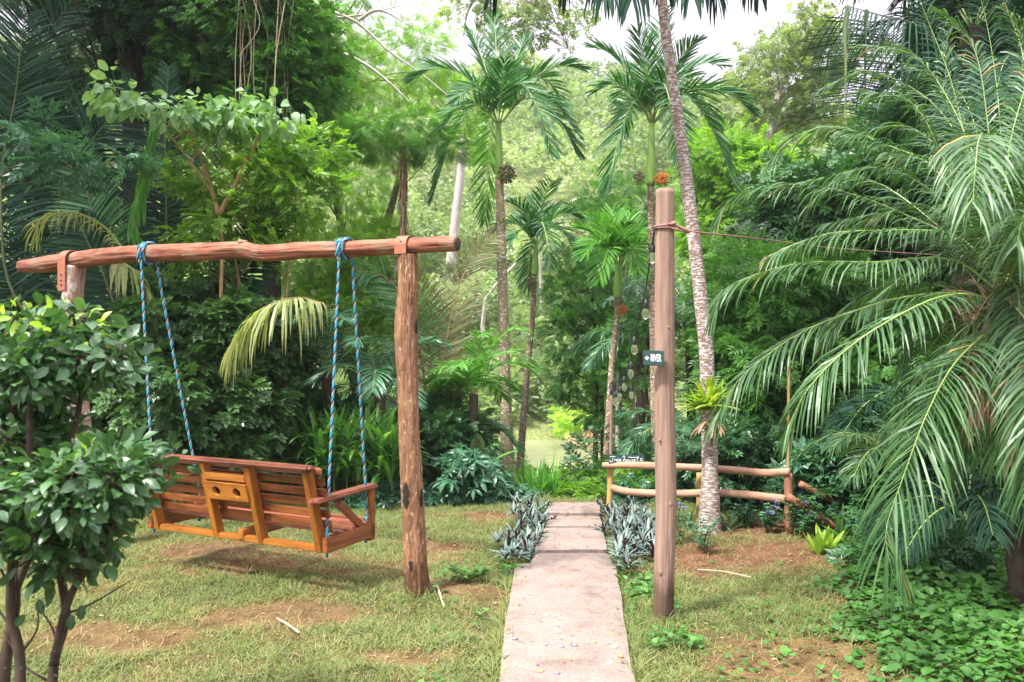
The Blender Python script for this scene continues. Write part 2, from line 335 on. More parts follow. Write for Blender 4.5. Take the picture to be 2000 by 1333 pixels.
gm, gt, gb, go = newmat('bulb glass'); gb.inputs['Base Color'].default_value = (1, .95, .82, 1); gb.inputs['Roughness'].default_value = .03; gb.inputs['Transmission Weight'].default_value = .95; gb.inputs['IOR'].default_value = 1.2; M['glass'] = gm

def varnish(name, c1, c2, c3):
    m, t, b, out = newmat(name); tc_ = nd(t, 'TexCoord'); oi = nd(t, 'ObjectInfo')
    av = nd(t, 'VectorMath', operation='ADD'); t.links.new(tc_.outputs['Object'], av.inputs[0])
    cx = nd(t, 'CombineXYZ'); t.links.new(mth(t, 'MULTIPLY', oi.outputs['Random'], 17.0), cx.inputs[1]); t.links.new(cx.outputs[0], av.inputs[1])
    g = noise(t, av.outputs[0], 34, 6, .6, (.09, 1, 1)); k = noise(t, av.outputs[0], 5, 4, .6, (.5, 2, 2))
    c = ramp(t, g, [(.3, c1), (.5, c2), (.75, c3)])
    dk = ramp(t, k, [(.5, (1, 1, 1)), (.68, (.34, .27, .24))]); c = mixc(t, .8, c, dk, 'MULTIPLY')
    br = ramp(t, oi.outputs['Random'], [(0, (.62, .58, .55)), (1, (1.1, 1.1, 1.1))]); c = mixc(t, 1, c, br, 'MULTIPLY')
    t.links.new(c, b.inputs['Base Color']); b.inputs['Roughness'].default_value = .36; b.inputs['Coat Weight'].default_value = .35; b.inputs['Coat Roughness'].default_value = .3
    bump(t, b, g, .25, .004); return m
M['wood'] = varnish('varnished bench wood', (.13, .035, .012), (.29, .09, .026), (.4, .15, .045))
M['woodhi'] = varnish('amber bench wood', (.3, .1, .016), (.46, .17, .025), (.56, .24, .045))
M['woodred'] = varnish('reddish bench wood', (.2, .06, .035), (.33, .12, .07), (.42, .19, .12))

# ---------------------------------------------------------------- terrain
def H(x, y):
    x = np.asarray(x, float); y = np.asarray(y, float)
    y0 = 8.1+2.2*sstep(-1.5, -3, x)-1.0*sstep(2.6, 4, x)
    s = np.maximum(y-y0, 0); z = -(.155*s)*sstep(0, 1.2, s)
    z = np.maximum(z, -3.3)
    far = -3.3+1.4*sstep(34.5, 38.5, y)
    ky = np.clip(y-38, 0, 100)
    ridge = 1.0-.16*sstep(18, 60, x)+.10*sstep(-10, -60, x)
    hill = ky*.44*ridge-np.maximum(y-138, 0)*.3
    z = np.where(y > 33, np.maximum(far+hill, -3.3+0*y), z)
    z = z+np.where(y > 40, (fbm(x*.05, y*.05, 3)-.5)*7*sstep(40, 60, y), 0)
    near = sstep(9, 6, np.abs(y-3))
    z = z+(fbm(x*1.3, y*1.3, 5)-.5)*.07+(fbm(x*9, y*9, 8)-.5)*.02*sstep(12, 9, y)
    onp = sstep(.55, .40, np.abs(x-np.interp(y, [2, 3.8, 5.84, 7.7], [.24, .26, .38, .57])))*sstep(8.0, 7.6, y)*sstep(0, 1, y)
    z = z*(1-onp)-.03*onp
    z = z+.035*np.exp(-((x+.4)/.5)**2-((y-5.25)/.25)**2)
    return z
def G(px, py):  # ground point of a pixel on the level lawn
    d = EYE*F/(py-HZ); return np.array([(px-1000)/F*d, d, 0.])
patches = [(600, 1108, .95, .42), (330, 1075, .7, .3), (520, 1195, .5, .26), (1440, 1085, 1.0, .5), (1340, 1110, .4, .3), (890, 1160, .42, .17), (180, 1240, .5, .25), (1240, 1120, .25, .2), (780, 1060, .3, .12),
           (1010, 1010, .9, .25), (1430, 1035, 1.1, .3), (1560, 1290, .5, .3), (860, 1075, .3, .15), (800, 1290, .3, .12)]
red = [.7, .6, .0, .9, .8, .2, .1, 1, .4, .8, 1, .2, .5, 0]
def soil(x, y):
    s = np.zeros(np.shape(x)); r = np.zeros(np.shape(x))
    for (px, py, a, b), rd in zip(patches, red):
        g = G(px, py); q = np.exp(-(((x-g[0])/a)**2+((y-g[1])/b)**2)**1.4); s = np.maximum(s, q); r = np.maximum(r, q*rd)
    n = fbm(x*1.9, y*1.9, 21, 4); n2 = fbm(x*6, y*6, 31, 3)
    v = np.clip(s*1.15+(n-.49)*1.7+(n2-.5)*1.3, 0, 1)
    return v, np.clip(r+(fbm(x*.9, y*.9, 44)-.45)*.8, 0, 1)
def axis(lo, flo, fhi, hi, step, m):
    a = flo-(flo-lo)*(np.linspace(1, 0, m)[:-1]**2.2); b = fhi+(hi-fhi)*(np.linspace(0, 1, m)[1:]**2.2)
    return np.r_[a, np.arange(flo, fhi, step), b]
xs = axis(-320, -4.6, 4.6, 320, .045, 50); ys = axis(-40, 2.4, 9.2, 420, .045, 70)
X, Y = np.meshgrid(xs, ys); Z = H(X, Y); sv, srd = soil(X, Y)
nx, ny = len(xs), len(ys); i = np.arange(ny-1)[:, None]*nx; j = np.arange(nx-1)[None]
q = np.stack([i+j, i+j+1, i+nx+j+1, i+nx+j], -1).reshape(-1, 4)
mb = MB(); mb.add(np.stack([X, Y, Z], -1).reshape(-1, 3), q, np.full(len(q), 4), np.stack([sv, srd, 0*sv], -1).reshape(-1, 3))
m, t, b, out = newmat('lawn soil'); at = nd(t, 'Attribute', attribute_name='lf'); sp = nd(t, 'SeparateXYZ'); t.links.new(at.outputs['Vector'], sp.inputs[0])
pos = nd(t, 'NewGeometry').outputs['Position']
n1 = noise(t, pos, 45, 8, .7); n2 = noise(t, pos, 7, 5); n3 = noise(t, pos, 160, 4)
cs = mixc(t, sp.outputs['Y'], ramp(t, n1, [(.3, (.12, .075, .03)), (.7, (.36, .26, .12))]), ramp(t, n1, [(.3, (.13, .055, .03)), (.7, (.37, .2, .115))]))
cg = ramp(t, n1, [(.35, (.05, .06, .018)), (.52, (.11, .12, .04)), (.7, (.24, .22, .09))])
c = mixc(t, sp.outputs['X'], cg, cs); dk = ramp(t, n2, [(.35, (.62, .6, .58)), (.65, (1.12, 1.12, 1.1))]); c = mixc(t, 1, c, dk, 'MULTIPLY'); c = mixc(t, 1, c, (.82, .82, .8), 'MULTIPLY')
spk = ramp(t, n3, [(.63, (0, 0, 0)), (.7, (1, 1, 1))]); c = mixc(t, mth(t, 'MULTIPLY', spk, .5), c, (.4, .3, .18))
spp = nd(t, 'SeparateXYZ'); t.links.new(pos, spp.inputs[0]); fy_ = mth(t, 'GREATER_THAN', spp.outputs['Y'], 9.6); c = mixc(t, fy_, c, ramp(t, n2, [(.35, (.12, .17, .05)), (.65, (.26, .28, .11))]))
t.links.new(c, b.inputs['Base Color']); b.inputs['Roughness'].default_value = .95; b.inputs['Specular IOR Level'].default_value = .1
bump(t, b, mth(t, 'ADD', n1, n3), .9, .012)
ground = mb.build('ground', m); tag(ground, kind='structure')
# river
mb = MB(); mb.add([(-200, 19, -2.62), (200, 19, -2.62), (200, 41, -2.62), (-200, 41, -2.62)], [0, 1, 2, 3], [4])
m, t, b, out = newmat('river water'); pos = nd(t, 'NewGeometry').outputs['Position']; n1 = noise(t, pos, .8, 4, .6, (1, 2.5, 1))
t.links.new(ramp(t, n1, [(.3, (.2, .23, .11)), (.7, (.3, .31, .17))]), b.inputs['Base Color']); b.inputs['Roughness'].default_value = .12
bump(t, b, n1, .25, .08); tag(mb.build('river_water', m), kind='structure')
# earth bank on the far side
def lump(mb, c, r, seed, n=24, amp=.3, flat=1, mat=0):
    th, ph = np.meshgrid(np.linspace(0, 2*np.pi, n, endpoint=False), np.linspace(.001, np.pi-.001, n//2), indexing='xy')
    u = np.stack([np.sin(ph)*np.cos(th), np.sin(ph)*np.sin(th), np.cos(ph)], -1)
    f = 1+amp*(fbm(u[..., 0]*2+seed, u[..., 1]*2+u[..., 2]*2.3, seed, 3)-.5)*2
    v = np.array(c)+u*np.array(r)*f[..., None]; k, mm = v.shape[:2]
    ii = np.arange(k-1)[:, None]*mm; jj = np.arange(mm)[None]; j2 = (jj+1) % mm
    qq = np.stack([ii+jj, ii+mm+jj, ii+mm+j2, ii+j2], -1).reshape(-1, 4)
    mb.add(v.reshape(-1, 3), qq, np.full(len(qq), 4), None, mat)

# ---------------------------------------------------------------- concrete path
def slab(mb, pts, z0, z1, jitter=.006, seed=0):
    """slab outline given as left/right rows (y, xl, xr)"""
    n = 26; yy = np.linspace(pts[0][0], pts[-1][0], n); xl = np.interp(yy, [p[0] for p in pts], [p[1] for p in pts]); xr = np.interp(yy, [p[0] for p in pts], [p[2] for p in pts])
    xl = xl+(fbm(yy*3, yy*0+seed, 3)-.5)*jitter*3; xr = xr+(fbm(yy*3, yy*0+seed+9, 5)-.5)*jitter*3
    k = 16; u = np.linspace(0, 1, k); Xg = xl[:, None]*(1-u)+xr[:, None]*u; Yg = yy[:, None]+0*u+(fbm(Xg*4, Xg*0+seed, 12)-.5)*.05*((yy == yy[0])|(yy == yy[-1]))[:, None]
    e = np.minimum(np.minimum(u, 1-u)*6, 1)[None]*np.ones((n, 1)); e2 = np.minimum(np.minimum(np.linspace(0, 1, n), np.linspace(1, 0, n))*14, 1)[:, None]
    Zg = z1-.014*(1-np.minimum(e, e2))**2+(fbm(Xg*3, Yg*3, 77)-.5)*.012
    top = np.stack([Xg, Yg, Zg], -1).reshape(-1, 3)
    i = np.arange(n-1)[:, None]*k; j = np.arange(k-1)[None]; q = np.stack([i+j, i+j+1, i+k+j+1, i+k+j], -1).reshape(-1, 4)
    mb.add(top, q, np.full(len(q), 4))
    bi = np.r_[np.arange(k), np.arange(1, n)*k+k-1, (n-1)*k+np.arange(k-2, -1, -1), np.arange(n-2, 0, -1)*k]
    ring = top[bi]; low = ring.copy(); low[:, 2] = z0; L = len(ring); a = np.arange(L); b2 = (a+1) % L
    qq = np.stack([a, a+L, b2+L, b2], -1); mb.add(np.vstack([ring, low]), qq, np.full(L, 4))
m, t, b, out = newmat('path concrete'); pos = nd(t, 'NewGeometry').outputs['Position']
n1 = noise(t, pos, 3.1, 7, .7); n2 = noise(t, pos, 60, 6, .7); n3 = noise(t, pos, 14, 5, .6)
c = ramp(t, n1, [(.3, (.15, .12, .098)), (.43, (.25, .205, .175)), (.6, (.30, .258, .222)), (.75, (.19, .175, .145))]); c = mixc(t, .55, c, ramp(t, n2, [(.32, (.42, .38, .35)), (.62, (1.15, 1.12, 1.08))]), 'MULTIPLY')
c = mixc(t, mth(t, 'MULTIPLY', ramp(t, n3, [(.52, (0, 0, 0)), (.7, (1, 1, 1))]), .45), c, (.5, .27, .17))
vo = nd(t, 'TexVoronoi', Scale=22.0); t.links.new(pos, vo.inputs['Vector']); sp_ = ramp(t, vo.outputs['Distance'], [(.1, (1, 1, 1)), (.16, (0, 0, 0))]); c = mixc(t, mth(t, 'MULTIPLY', sp_, .4), c, (.42, .2, .12))
t.links.new(c, b.inputs['Base Color']); b.inputs['Roughness'].default_value = .9; b.inputs['Specular IOR Level'].default_value = .2; cv = nd(t, 'TexVoronoi', Scale=1.3); cv.feature = 'DISTANCE_TO_EDGE'; wv_ = nd(t, 'VectorMath', operation='ADD'); t.links.new(pos, wv_.inputs[0])
nn_ = nd(t, 'TexNoise', Scale=5.0, Detail=4.0); t.links.new(pos, nn_.inputs['Vector']); sc2 = nd(t, 'VectorMath', operation='SCALE'); sc2.inputs['Scale'].default_value = .3; t.links.new(nn_.outputs['Color'], sc2.inputs[0]); t.links.new(sc2.outputs[0], wv_.inputs[1]); t.links.new(wv_.outputs[0], cv.inputs['Vector'])
ck = ramp(t, cv.outputs['Distance'], [(.0, (1, 1, 1)), (.008, (0, 0, 0))]); ckm = mth(t, 'MULTIPLY', ck, ramp(t, noise(t, pos, 1.1, 2), [(.5, (0, 0, 0)), (.6, (1, 1, 1))])); c = mixc(t, mth(t, 'MULTIPLY', ckm, .7), c, (.07, .045, .035)); t.links.new(c, b.inputs['Base Color'])
bump(t, b, mth(t, 'ADD', n2, n3), .7, .008)
mb = MB()
def xg(px, py): return (px-1000)/F*(EYE*F/(py-HZ))
slab(mb, [(2.2, -.09, .54), (3.8, xg(975, 1333), xg(1238, 1333)), (4.5, xg(985, 1233), xg(1222, 1233)), (5.84, xg(1008, 1107), xg(1202, 1107))], -.15, .035, seed=1)
slab(mb, [(5.85, xg(1035, 1105), xg(1196, 1105)), (6.12, xg(1044, 1087), xg(1188, 1087))], -.15, .03, seed=2)
slab(mb, [(6.15, xg(1044, 1085), xg(1186, 1085)), (6.9, xg(1062, 1040), xg(1178, 1040))], -.15, .055, seed=3)
slab(mb, [(6.91, xg(1064, 1040), xg(1176, 1040)), (7.28, xg(1072, 1022), xg(1172, 1022))], -.15, .07, seed=4)
slab(mb, [(7.29, xg(1068, 1022), xg(1172, 1022)), (7.75, xg(1072, 1001), xg(1172, 1001))], -.15, .105, seed=5)
# two broken steps going down beyond the edge
slab(mb, [(7.78, .33, .86), (8.4, .35, .9)], -.4, -.03, seed=6)
slab(mb, [(8.42, .38, .92), (9.1, .4, .95)], -.6, -.18, seed=7)
tag(mb.build('path', m), kind='structure')

# ---------------------------------------------------------------- hillside forest and undergrowth (nobody could count it)
mb = MB()
gx, gy = np.meshgrid(np.arange(-105, 106, 4.0), np.arange(40.5, 142, 4.0)); n = gx.size
tx = gx.ravel()+rng.uniform(-2, 2, n); ty = gy.ravel()+rng.uniform(-2, 2, n); keep = np.abs(tx) < ty*.78+6; tx, ty = tx[keep], ty[keep]; n = len(tx)
tz = H(tx, ty); rr = rng.uniform(1.7, 3.7, n)*(.8+ty/240); hh = rng.uniform(1.0, 8.0, n)
tr_ = rng.random(n); pxc = 1000+F*tx/ty; mid_ = (pxc > 520) & (pxc < 1720)
for a in range(n):
    sz_ = (.0042*ty[a]+.04)*(1 if mid_[a] else 1.6); k = int(np.clip(5.2*(rr[a]/sz_)**2, 150, 2600)); dr = rdir(k); dr[:, 2] = np.abs(dr[:, 2])*1.1-.25
    nl = 9; lc = rdir(nl); lc[:, 2] = np.abs(lc[:, 2])-.1; bumpv = np.maximum(0, (dr@lc.T)).max(1)**6          # lobed crown
    O = np.array([tx[a], ty[a], tz[a]+hh[a]])+dr*(rr[a]*(.62+.42*bumpv)*(.8+.25*rng.random(k)))[:, None]*np.array([1, 1, 1.05+.3*(tr_[a]-.5)])
    scatter(mb, DIA if sz_ < .4 else FOLD, O, nrm(dr+rdir(k)*.9-UP*.25), UP+dr*.6+rdir(k)*.6, sz_*(.6+.8*rng.random(k)), np.clip(tr_[a]*.8+.2*rng.random(k), 0, 1))
# bare pale stems among them
for a in rng.permutation(n)[:170]:
    s = np.array([tx[a], ty[a], tz[a]]); tube(mb, [s, s+[rng.normal()*.4, 0, 4], s+[rng.normal()*1.2, 0, hh[a]+rr[a]*.9]], .16, .05, n=6, k=4, mat=1, cap=False)
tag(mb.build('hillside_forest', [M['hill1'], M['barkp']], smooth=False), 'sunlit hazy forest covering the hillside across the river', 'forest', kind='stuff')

mb = MB()
def bushes(cx, cy, hgt, rad, tp, size, mat, per=300):
    for x, y, h_, r_ in zip(cx, cy, hgt, rad):
        z = float(H(x, y)); k = int(per*(.5+h_)); u = rdir(k); u[:, 2] = np.abs(u[:, 2]); u *= (.5+.5*rng.random((k, 1)))
        O = np.array([x, y, z])+u*np.array([r_, r_, h_])
        scatter(mb, tp, O, nrm(u*np.array([1, 1, .5])+rdir(k)*.5), UP+rdir(k)*.5, size*(.7+.6*rng.random(k)), np.clip(rng.random()*.5+.5*rng.random(k), 0, 1), mat=mat)
N_ = 340; bx_ = rng.uniform(-13, 13, N_); by_ = rng.uniform(8.6, 23.5, N_)
pxp = 1000+F*bx_/by_; cor = np.exp(-((pxp-1095)/130)**2)
lim = EYE-(940-HZ)/F*by_-H(bx_, by_); hg = np.where(cor > .3, np.clip(lim, .06, .4), .5+.9*rng.random(N_)*(1-cor)+np.abs(bx_)*.05)
okb = by_ > (9.6-1.2*sstep(-3, -1.5, bx_)-1.2*sstep(2, 3.2, bx_)); bx_, by_, hg, cor = bx_[okb], by_[okb], hg[okb], cor[okb]; km = rng.integers(0, 4, len(bx_))
for q_, (tp, s_, mt) in enumerate([(TWF, .2, 0), (TWC, .24, 1), (TWF, .18, 2), (WH, .12, 3)]):
    sel = (km == q_) & (cor <= .3); bushes(bx_[sel], by_[sel], hg[sel], .45+.5*rng.random(sel.sum())+hg[sel]*.3, tp, s_, mt)
sel = cor > .3; bushes(bx_[sel], by_[sel], hg[sel], .45+.4*rng.random(sel.sum()), TWF, .2, 6)
bx3 = rng.uniform(.2, 2.6, 60); by3 = rng.uniform(11, 22, 60); bx3 = bx3*by3/11; bushes(bx3, by3, np.clip(EYE-(938-HZ)/F*by3-H(bx3, by3), .08, .35), .4+.3*rng.random(60), WH, .16, 6, per=120)
# near edge of the lawn: low leafy plants
N_ = 90; ex = rng.uniform(-3.6, 4.2, N_); ey = 8.25+.5*rng.random(N_)+0.5*sstep(-1.2, -2.6, ex)-1.1*sstep(2.2, 3.2, ex); sel = (np.abs(ex-.6) > .45); ex, ey = ex[sel], ey[sel]
bushes(ex, ey, .14+.16*rng.random(len(ex)), .2+.15*rng.random(len(ex)), WH, .075, 4, per=70)
# far river bank shrubs
N_ = 420; fx = rng.uniform(-26, 34, N_); fy = rng.uniform(37.2, 60, N_)
bushes(fx, fy, 1+1.8*rng.random(N_), .9+1.2*rng.random(N_), TWF, .5, 5, per=90)
tag(mb.build('undergrowth', [M['mid'], M['cool'], M['dark'], M['mid'], M['cool'], M['hill1'], M['bright']], smooth=False), 'tangled leafy undergrowth covering the slope below the lawn', 'undergrowth', kind='stuff')

# ---------------------------------------------------------------- lawn grass, ground cover, litter
def ptpath(x, y): 
    return (x > np.interp(y, [2, 3.8, 5.84, 5.86, 7.3, 9], [-.1, -.08, .01, .12, .3, .35])+.012) & (x < np.interp(y, [2, 3.8, 5.84, 7.3, 9], [.56, .6, .78, .82, .9])-.03) & (y < 8.2)
N_ = 380000; gx = rng.uniform(-4.4, 4.4, N_); gy = 3.1+6.2*rng.random(N_)**1.15
vis = (np.abs(gx) < gy*.68+.3); sv_, sr_ = soil(gx, gy); dens = (1-sv_)**1.1*(.25+1.0*fbm(gx*4, gy*4, 61, 3))+.05; cover = sstep(1.9, 2.4, gx+.12*(gy-3.8))*sstep(5.9, 5.1, gy)
kp = vis & (rng.random(N_) < dens*1.5) & ~ptpath(gx, gy) & (rng.random(N_) > cover*.9) & (gy < 8.5+.3*sstep(-1.2, -2.6, gx)-1.2*sstep(2., 3.2, gx))
gx, gy, sv_ = gx[kp], gy[kp], sv_[kp]; n = len(gx)
BL = mk([(0, -.5, 0), (0, .5, 0), (.55, -.4, .0), (.55, .4, .0), (1, 0, -.25)], [(-1, 0), (1, 0), (-1, .5), (1, .5), (0, 1)], [(0, 1, 3, 2), (2, 3, 4)])
tuft = fbm(gx*7, gy*7, 90, 2); th = rng.uniform(0, 2*np.pi, n); lean = .35+.9*rng.random(n)
eL = np.abs(gx-np.interp(gy, [2, 3.8, 5.84, 5.86, 7.3, 9], [-.1, -.08, .01, .12, .3, .35])); eR = np.abs(gx-np.interp(gy, [2, 3.8, 5.84, 7.3, 9], [.56, .6, .78, .82, .9])); edge_ = np.exp(-(np.minimum(eL, eR)/.05)**2)*fbm(gx*5, gy*5, 7)*1.6
tuft = tuft+edge_+.8*np.exp(-np.minimum(np.hypot(gx+.605, gy-5.0)/.11, 9)**2)+.9*np.exp(-np.minimum(np.hypot(gx-.89, gy-4.6)/.12, 9)**2)
D = np.stack([np.cos(th)*lean, np.sin(th)*lean, np.full(n, .75)], -1); sz = (.02+.055*rng.random(n)**1.3)*(.35+1.3*tuft)
mb = MB(); O = np.stack([gx, gy, H(gx, gy)-.004], -1)
scatter(mb, BL, O, D, UP+rdir(n)*.4+np.array([0, -.3, 0]), sz, np.clip(.15+.75*rng.random(n)*(.5+.6*fbm(gx*1.7, gy*1.7, 99, 3))+.22*sv_+.12*rng.random(n), 0, 1), W=.085/(.5+sz*12))
tag(mb.build('lawn_grass', M['grass'], smooth=False), 'patchy short olive grass on the bare earth lawn', 'grass', kind='stuff')

HEART = mk([(0, 0, 0), (-.12, -.3, .05), (.25, -.52, .07), (.65, -.33, .02), (1, 0, -.1), (.65, .33, .02), (.25, .52, .07), (-.12, .3, .05), (.4, 0, -.03)],
           [(0, 0), (-1, 0), (-1, .3), (-1, .7), (0, 1), (1, .7), (1, .3), (1, 0), (0, .4)], [(0, 1, 2, 8), (8, 2, 3), (8, 3, 4), (8, 4, 5), (8, 5, 6), (0, 8, 6, 7)])
mb = MB(); N_ = 17000; cx = rng.uniform(1.3, 4.6, N_); cy = rng.uniform(3.2, 6.4, N_)
e = 2.0-.12*(cy-3.8)+.3*(fbm(cx*1.6, cy*1.6, 14)-.5)*2+.28*sstep(4.5, 5.0, cy)+ .6*sstep(5.2, 5.8, cy); kp = (rng.random(N_) < sstep(-.2, .3, cx-e)+.005)
cx, cy = cx[kp], cy[kp]; n = len(cx); hgt = .02+(.05+.2*fbm(cx*2.2, cy*2.2, 19))*sstep(-.1, .6, cx-e[kp])*(.3+.7*rng.random(n))
th = rng.uniform(0, 2*np.pi, n); D = np.stack([np.cos(th), np.sin(th), -.1+.35*rng.normal(size=n)], -1)
scatter(mb, HEART, np.stack([cx, cy, H(cx, cy)+hgt], -1), D, UP+rdir(n)*.45, .028+.04*rng.random(n)**1.5, np.clip(fbm(cx*1.5, cy*1.5, 33)*.6+.4*rng.random(n), 0, 1))
# a darker patch of the same low leaves at the near left corner and by the path
for (x0, x1, y0, y1, N_) in ((-2.7, -1.35, 3.0, 3.65, 2600), (.72, 1.02, 4.2, 5.75, 700), (-.1, .1, 5.7, 6.0, 160), (-.5, .0, 3.2, 6, 130), (.9, 1.8, 3.4, 5, 160)):
    cx = rng.uniform(x0, x1, N_); cy = rng.uniform(y0, y1, N_); kp = fbm(cx*3, cy*3, 71) > .4; cx, cy = cx[kp], cy[kp]; n = len(cx); th = rng.uniform(0, 6.28, n)
    scatter(mb, HEART, np.stack([cx, cy, H(cx, cy)+.01+.05*rng.random(n)], -1), np.stack([np.cos(th), np.sin(th), .1+.3*rng.normal(size=n)], -1), UP+rdir(n)*.4, .02+.022*rng.random(n), .2+.6*rng.random(n))
tag(mb.build('ground_cover', M['mid'], smooth=False), 'low leafy ground cover creeping over the lawn on the right', 'ground cover', kind='stuff')
mb = MB(); N_ = 9000; cx = rng.uniform(-4, 4, N_); cy = rng.uniform(3.2, 8.4, N_); n = N_; th = rng.uniform(0, 6.28, n); onp = ptpath(cx, cy); kp = ~onp | (rng.random(n) < .25); cx, cy, th, onp = cx[kp], cy[kp], th[kp], onp[kp]; n = len(cx)
zz = np.where(onp, np.interp(cy, [5.84, 5.86, 6.13, 6.15, 6.9, 6.91, 7.28, 7.3], [.037, .034, .034, .06, .06, .075, .075, .11]), H(cx, cy)+.006)
scatter(mb, FOLD, np.stack([cx, cy, zz], -1), np.stack([np.cos(th), np.sin(th), .12*rng.random(n)], -1), UP+rdir(n)*.3, .008+.026*rng.random(n)**2.2, rng.random(n), W=.7)
for _ in range(110):
    x = rng.uniform(-3.5, 3.5); y = rng.uniform(3.6, 7.8)
    if ptpath(np.array(x), np.array(y)): continue
    a = rng.uniform(0, 6.28); l = rng.uniform(.05, .2); z = float(H(x, y))+.012
    tube(mb, [(x, y, z), (x+math.cos(a)*l*.5, y+math.sin(a)*l*.5, z+.012), (x+math.cos(a+.2)*l, y+math.sin(a+.2)*l, z)], .003, .0015, n=6, k=5, cap=False, rnd=rng.random())
tag(mb.build('leaf_litter', M['litter'], smooth=False), 'small dry leaves and twigs scattered over lawn and path', 'leaf litter', kind='stuff')

# ---------------------------------------------------------------- swing frame
UX = np.array([math.cos(R(154)), math.sin(R(154)), 0]); VX = np.array([math.cos(R(64)), math.sin(R(64)), 0])
def beam_pt(px, py):  # on the vertical plane through the two ropes' beam line
    p0 = np.array([-1.086, 5.28]); d = np.array([-.913, .408]); k = (px-1000)/F
    s = (k*p0[1]-p0[0])/(d[0]-k*d[1]); q = p0+d*s; return np.array([q[0], q[1], EYE-(py-HZ)/F*q[1]])
fr = thing('swing_frame', (beam_pt(797, 1170)[0], 5.09, 0), 'rustic swing frame of a long crooked log on two bark posts', 'swing frame')
bp = [beam_pt(x, y) for x, y in ((43, 521), (90, 517), (146, 509), (230, 499), (292, 495), (400, 492), (470, 488), (515, 495), (600, 489), (680, 487), (792, 481), (893, 476))]
mb = MB(); tube(mb, bp, .05, n=320, k=56, ridge=.1, rf=26, lf=2.2, noise=.06, seed=2.1, rad=[.052, .066, .067, .066, .066, .064, .066, .058, .059, .055, .053, .05, .049]); tube(mb, [bp[6]+[0, -.03, .045], bp[6]+[.06, -.035, .05]], .025, .01, n=6, k=8)
mb.build('beam', M['beam'], fr)
mb = MB(); e = bp[-1]; dd = nrm(bp[-1]-bp[-2]); tube(mb, [e-dd*.002, e+dd*.006], .041, .038, n=4, k=14); mb.build('sawn_end', M['char'] if 0 else M['barkd'], fr)
pr = MB(); pp = [(797, 498), (797, 560), (793, 640), (797, 760), (799, 850), (803, 930), (808, 1030), (812, 1110), (816, 1172)]
tube(pr, [np.array([(x-1000)/F*5.09, 5.09, EYE-(y-HZ)/F*5.09]) for x, y in pp]+[np.array([(817-1000)/F*5.09, 5.09, -.12])], .066, n=300, k=80, ridge=.13, rf=26, lf=4.5, noise=.07, seed=4.4, rad=[.062, .066, .074, .068, .066, .07, .07, .074, .077, .08])
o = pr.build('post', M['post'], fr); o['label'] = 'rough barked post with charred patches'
def charpatch(px, py, w_, h_, ang=0):
    m_ = MB(); a = np.linspace(-1, 1, 9); rr_ = .0725; vv = []; cxp = (px-1000)/F*5.02; 
    base = np.interp(py, [498, 640, 850, 1030, 1172], [797, 793, 799, 808, 816]); cx0 = (base-1000)/F*5.09
    th0 = math.asin(max(-.98, min(.98, ((px-1000)/F*5.03-cx0)/rr_))); zc = EYE-(py-HZ)/F*5.03
    rows = 9; pts_ = []
    for r_i in range(rows):
        tt = -1+2*r_i/(rows-1); hw = w_*(1-abs(tt)**2.2)**.5*(1+.35*math.sin(r_i*2.3+px)) if abs(tt) < 1 else w_*.1
        for aa in a:
            th_ = th0+aa*hw/rr_; pts_.append((cx0+math.sin(th_)*(rr_+.0045), 5.09-math.cos(th_)*(rr_+.0045), zc-tt*h_+.006*math.sin(aa*7+r_i)))
    i_ = np.arange(rows-1)[:, None]*9; j_ = np.arange(8)[None]; q_ = np.stack([i_+j_, i_+9+j_, i_+10+j_, i_+j_+1], -1).reshape(-1, 4)
    m_.add(pts_, q_, np.full(len(q_), 4)); return m_.build('charred_patch', M['char'], bpy.data.objects[o.name])
charpatch(793, 968, .020, .085); charpatch(822, 975, .012, .06); charpatch(811, 640, .010, .05); charpatch(803, 1105, .016, .03)
pl = MB(); d_ = bp[2][1]; tube(pl, [P(147, 520, d_), P(141, 600, d_), P(147, 740, d_), P(160, 860, d_), P(166, 1000, d_), P(168, 1071+25, d_)], .08, n=120, k=48, ridge=.06, rf=24, lf=3, noise=.04, seed=1.3, rad=[.078, .08, .078, .08, .085, .09])
o2 = pl.build('post', M['postold'], fr); o2['label'] = 'pale weathered post half hidden by the shrub'
def strap(c, r, wdt, lf, lb, mat, name='iron_strap'):
    """band over the beam at c with legs hanging lf (near side) and lb (far side)"""
    m_ = MB(); d = nrm(bp[-1]-bp[0]); d[2] = 0; d = nrm(d); nn = np.array([d[1], -d[0], 0]); nn = nn if nn[1] < 0 else -nn
    prof = [(-r-.004, -lb)]+[(-r-.004, 0)]+[(math.cos(a)*(r+.004)*-1, math.sin(a)*(r+.004)) for a in np.linspace(0.2, math.pi-.2, 12)]+[(r+.004, 0), (r+.004, -lf)]
    pts_ = []
    for (u_, h_) in prof:
        for q_ in (0, .005):
            f_ = 1+q_/max(r, .01)
            for sgn in (-.5, .5): pts_.append(c+nn*(u_*f_)+np.array([0, 0, h_*(f_ if h_ > 0 else 1)])+d*sgn*wdt)
    fs = []
    for k_ in range(len(prof)-1):
        a = k_*4; b_ = a+4
        fs += [[a, a+1, b_+1, b_], [a+2, b_+2, b_+3, a+3], [a, b_, b_+2, a+2], [a+1, a+3, b_+3, b_+1]]
    e_ = (len(prof)-1)*4; fs += [[0, 2, 3, 1], [e_, e_+1, e_+3, e_+2]]
    m_.add(pts_, np.array(fs), np.full(len(fs), 4)); s_ = m_.build(name, mat, fr, smooth=False)
    return s_, nn, d
s1, nn, dd = strap(bp[2]+np.array([-.035, 0, 0]), .07, .085, .245, .1, M['rust'])
s1['label'] = 'long rusty strap down the left post'
s2, _, _ = strap(bp[10], .056, .085, .055, .05, M['rust']); s2['label'] = 'short rusty strap on the right post'
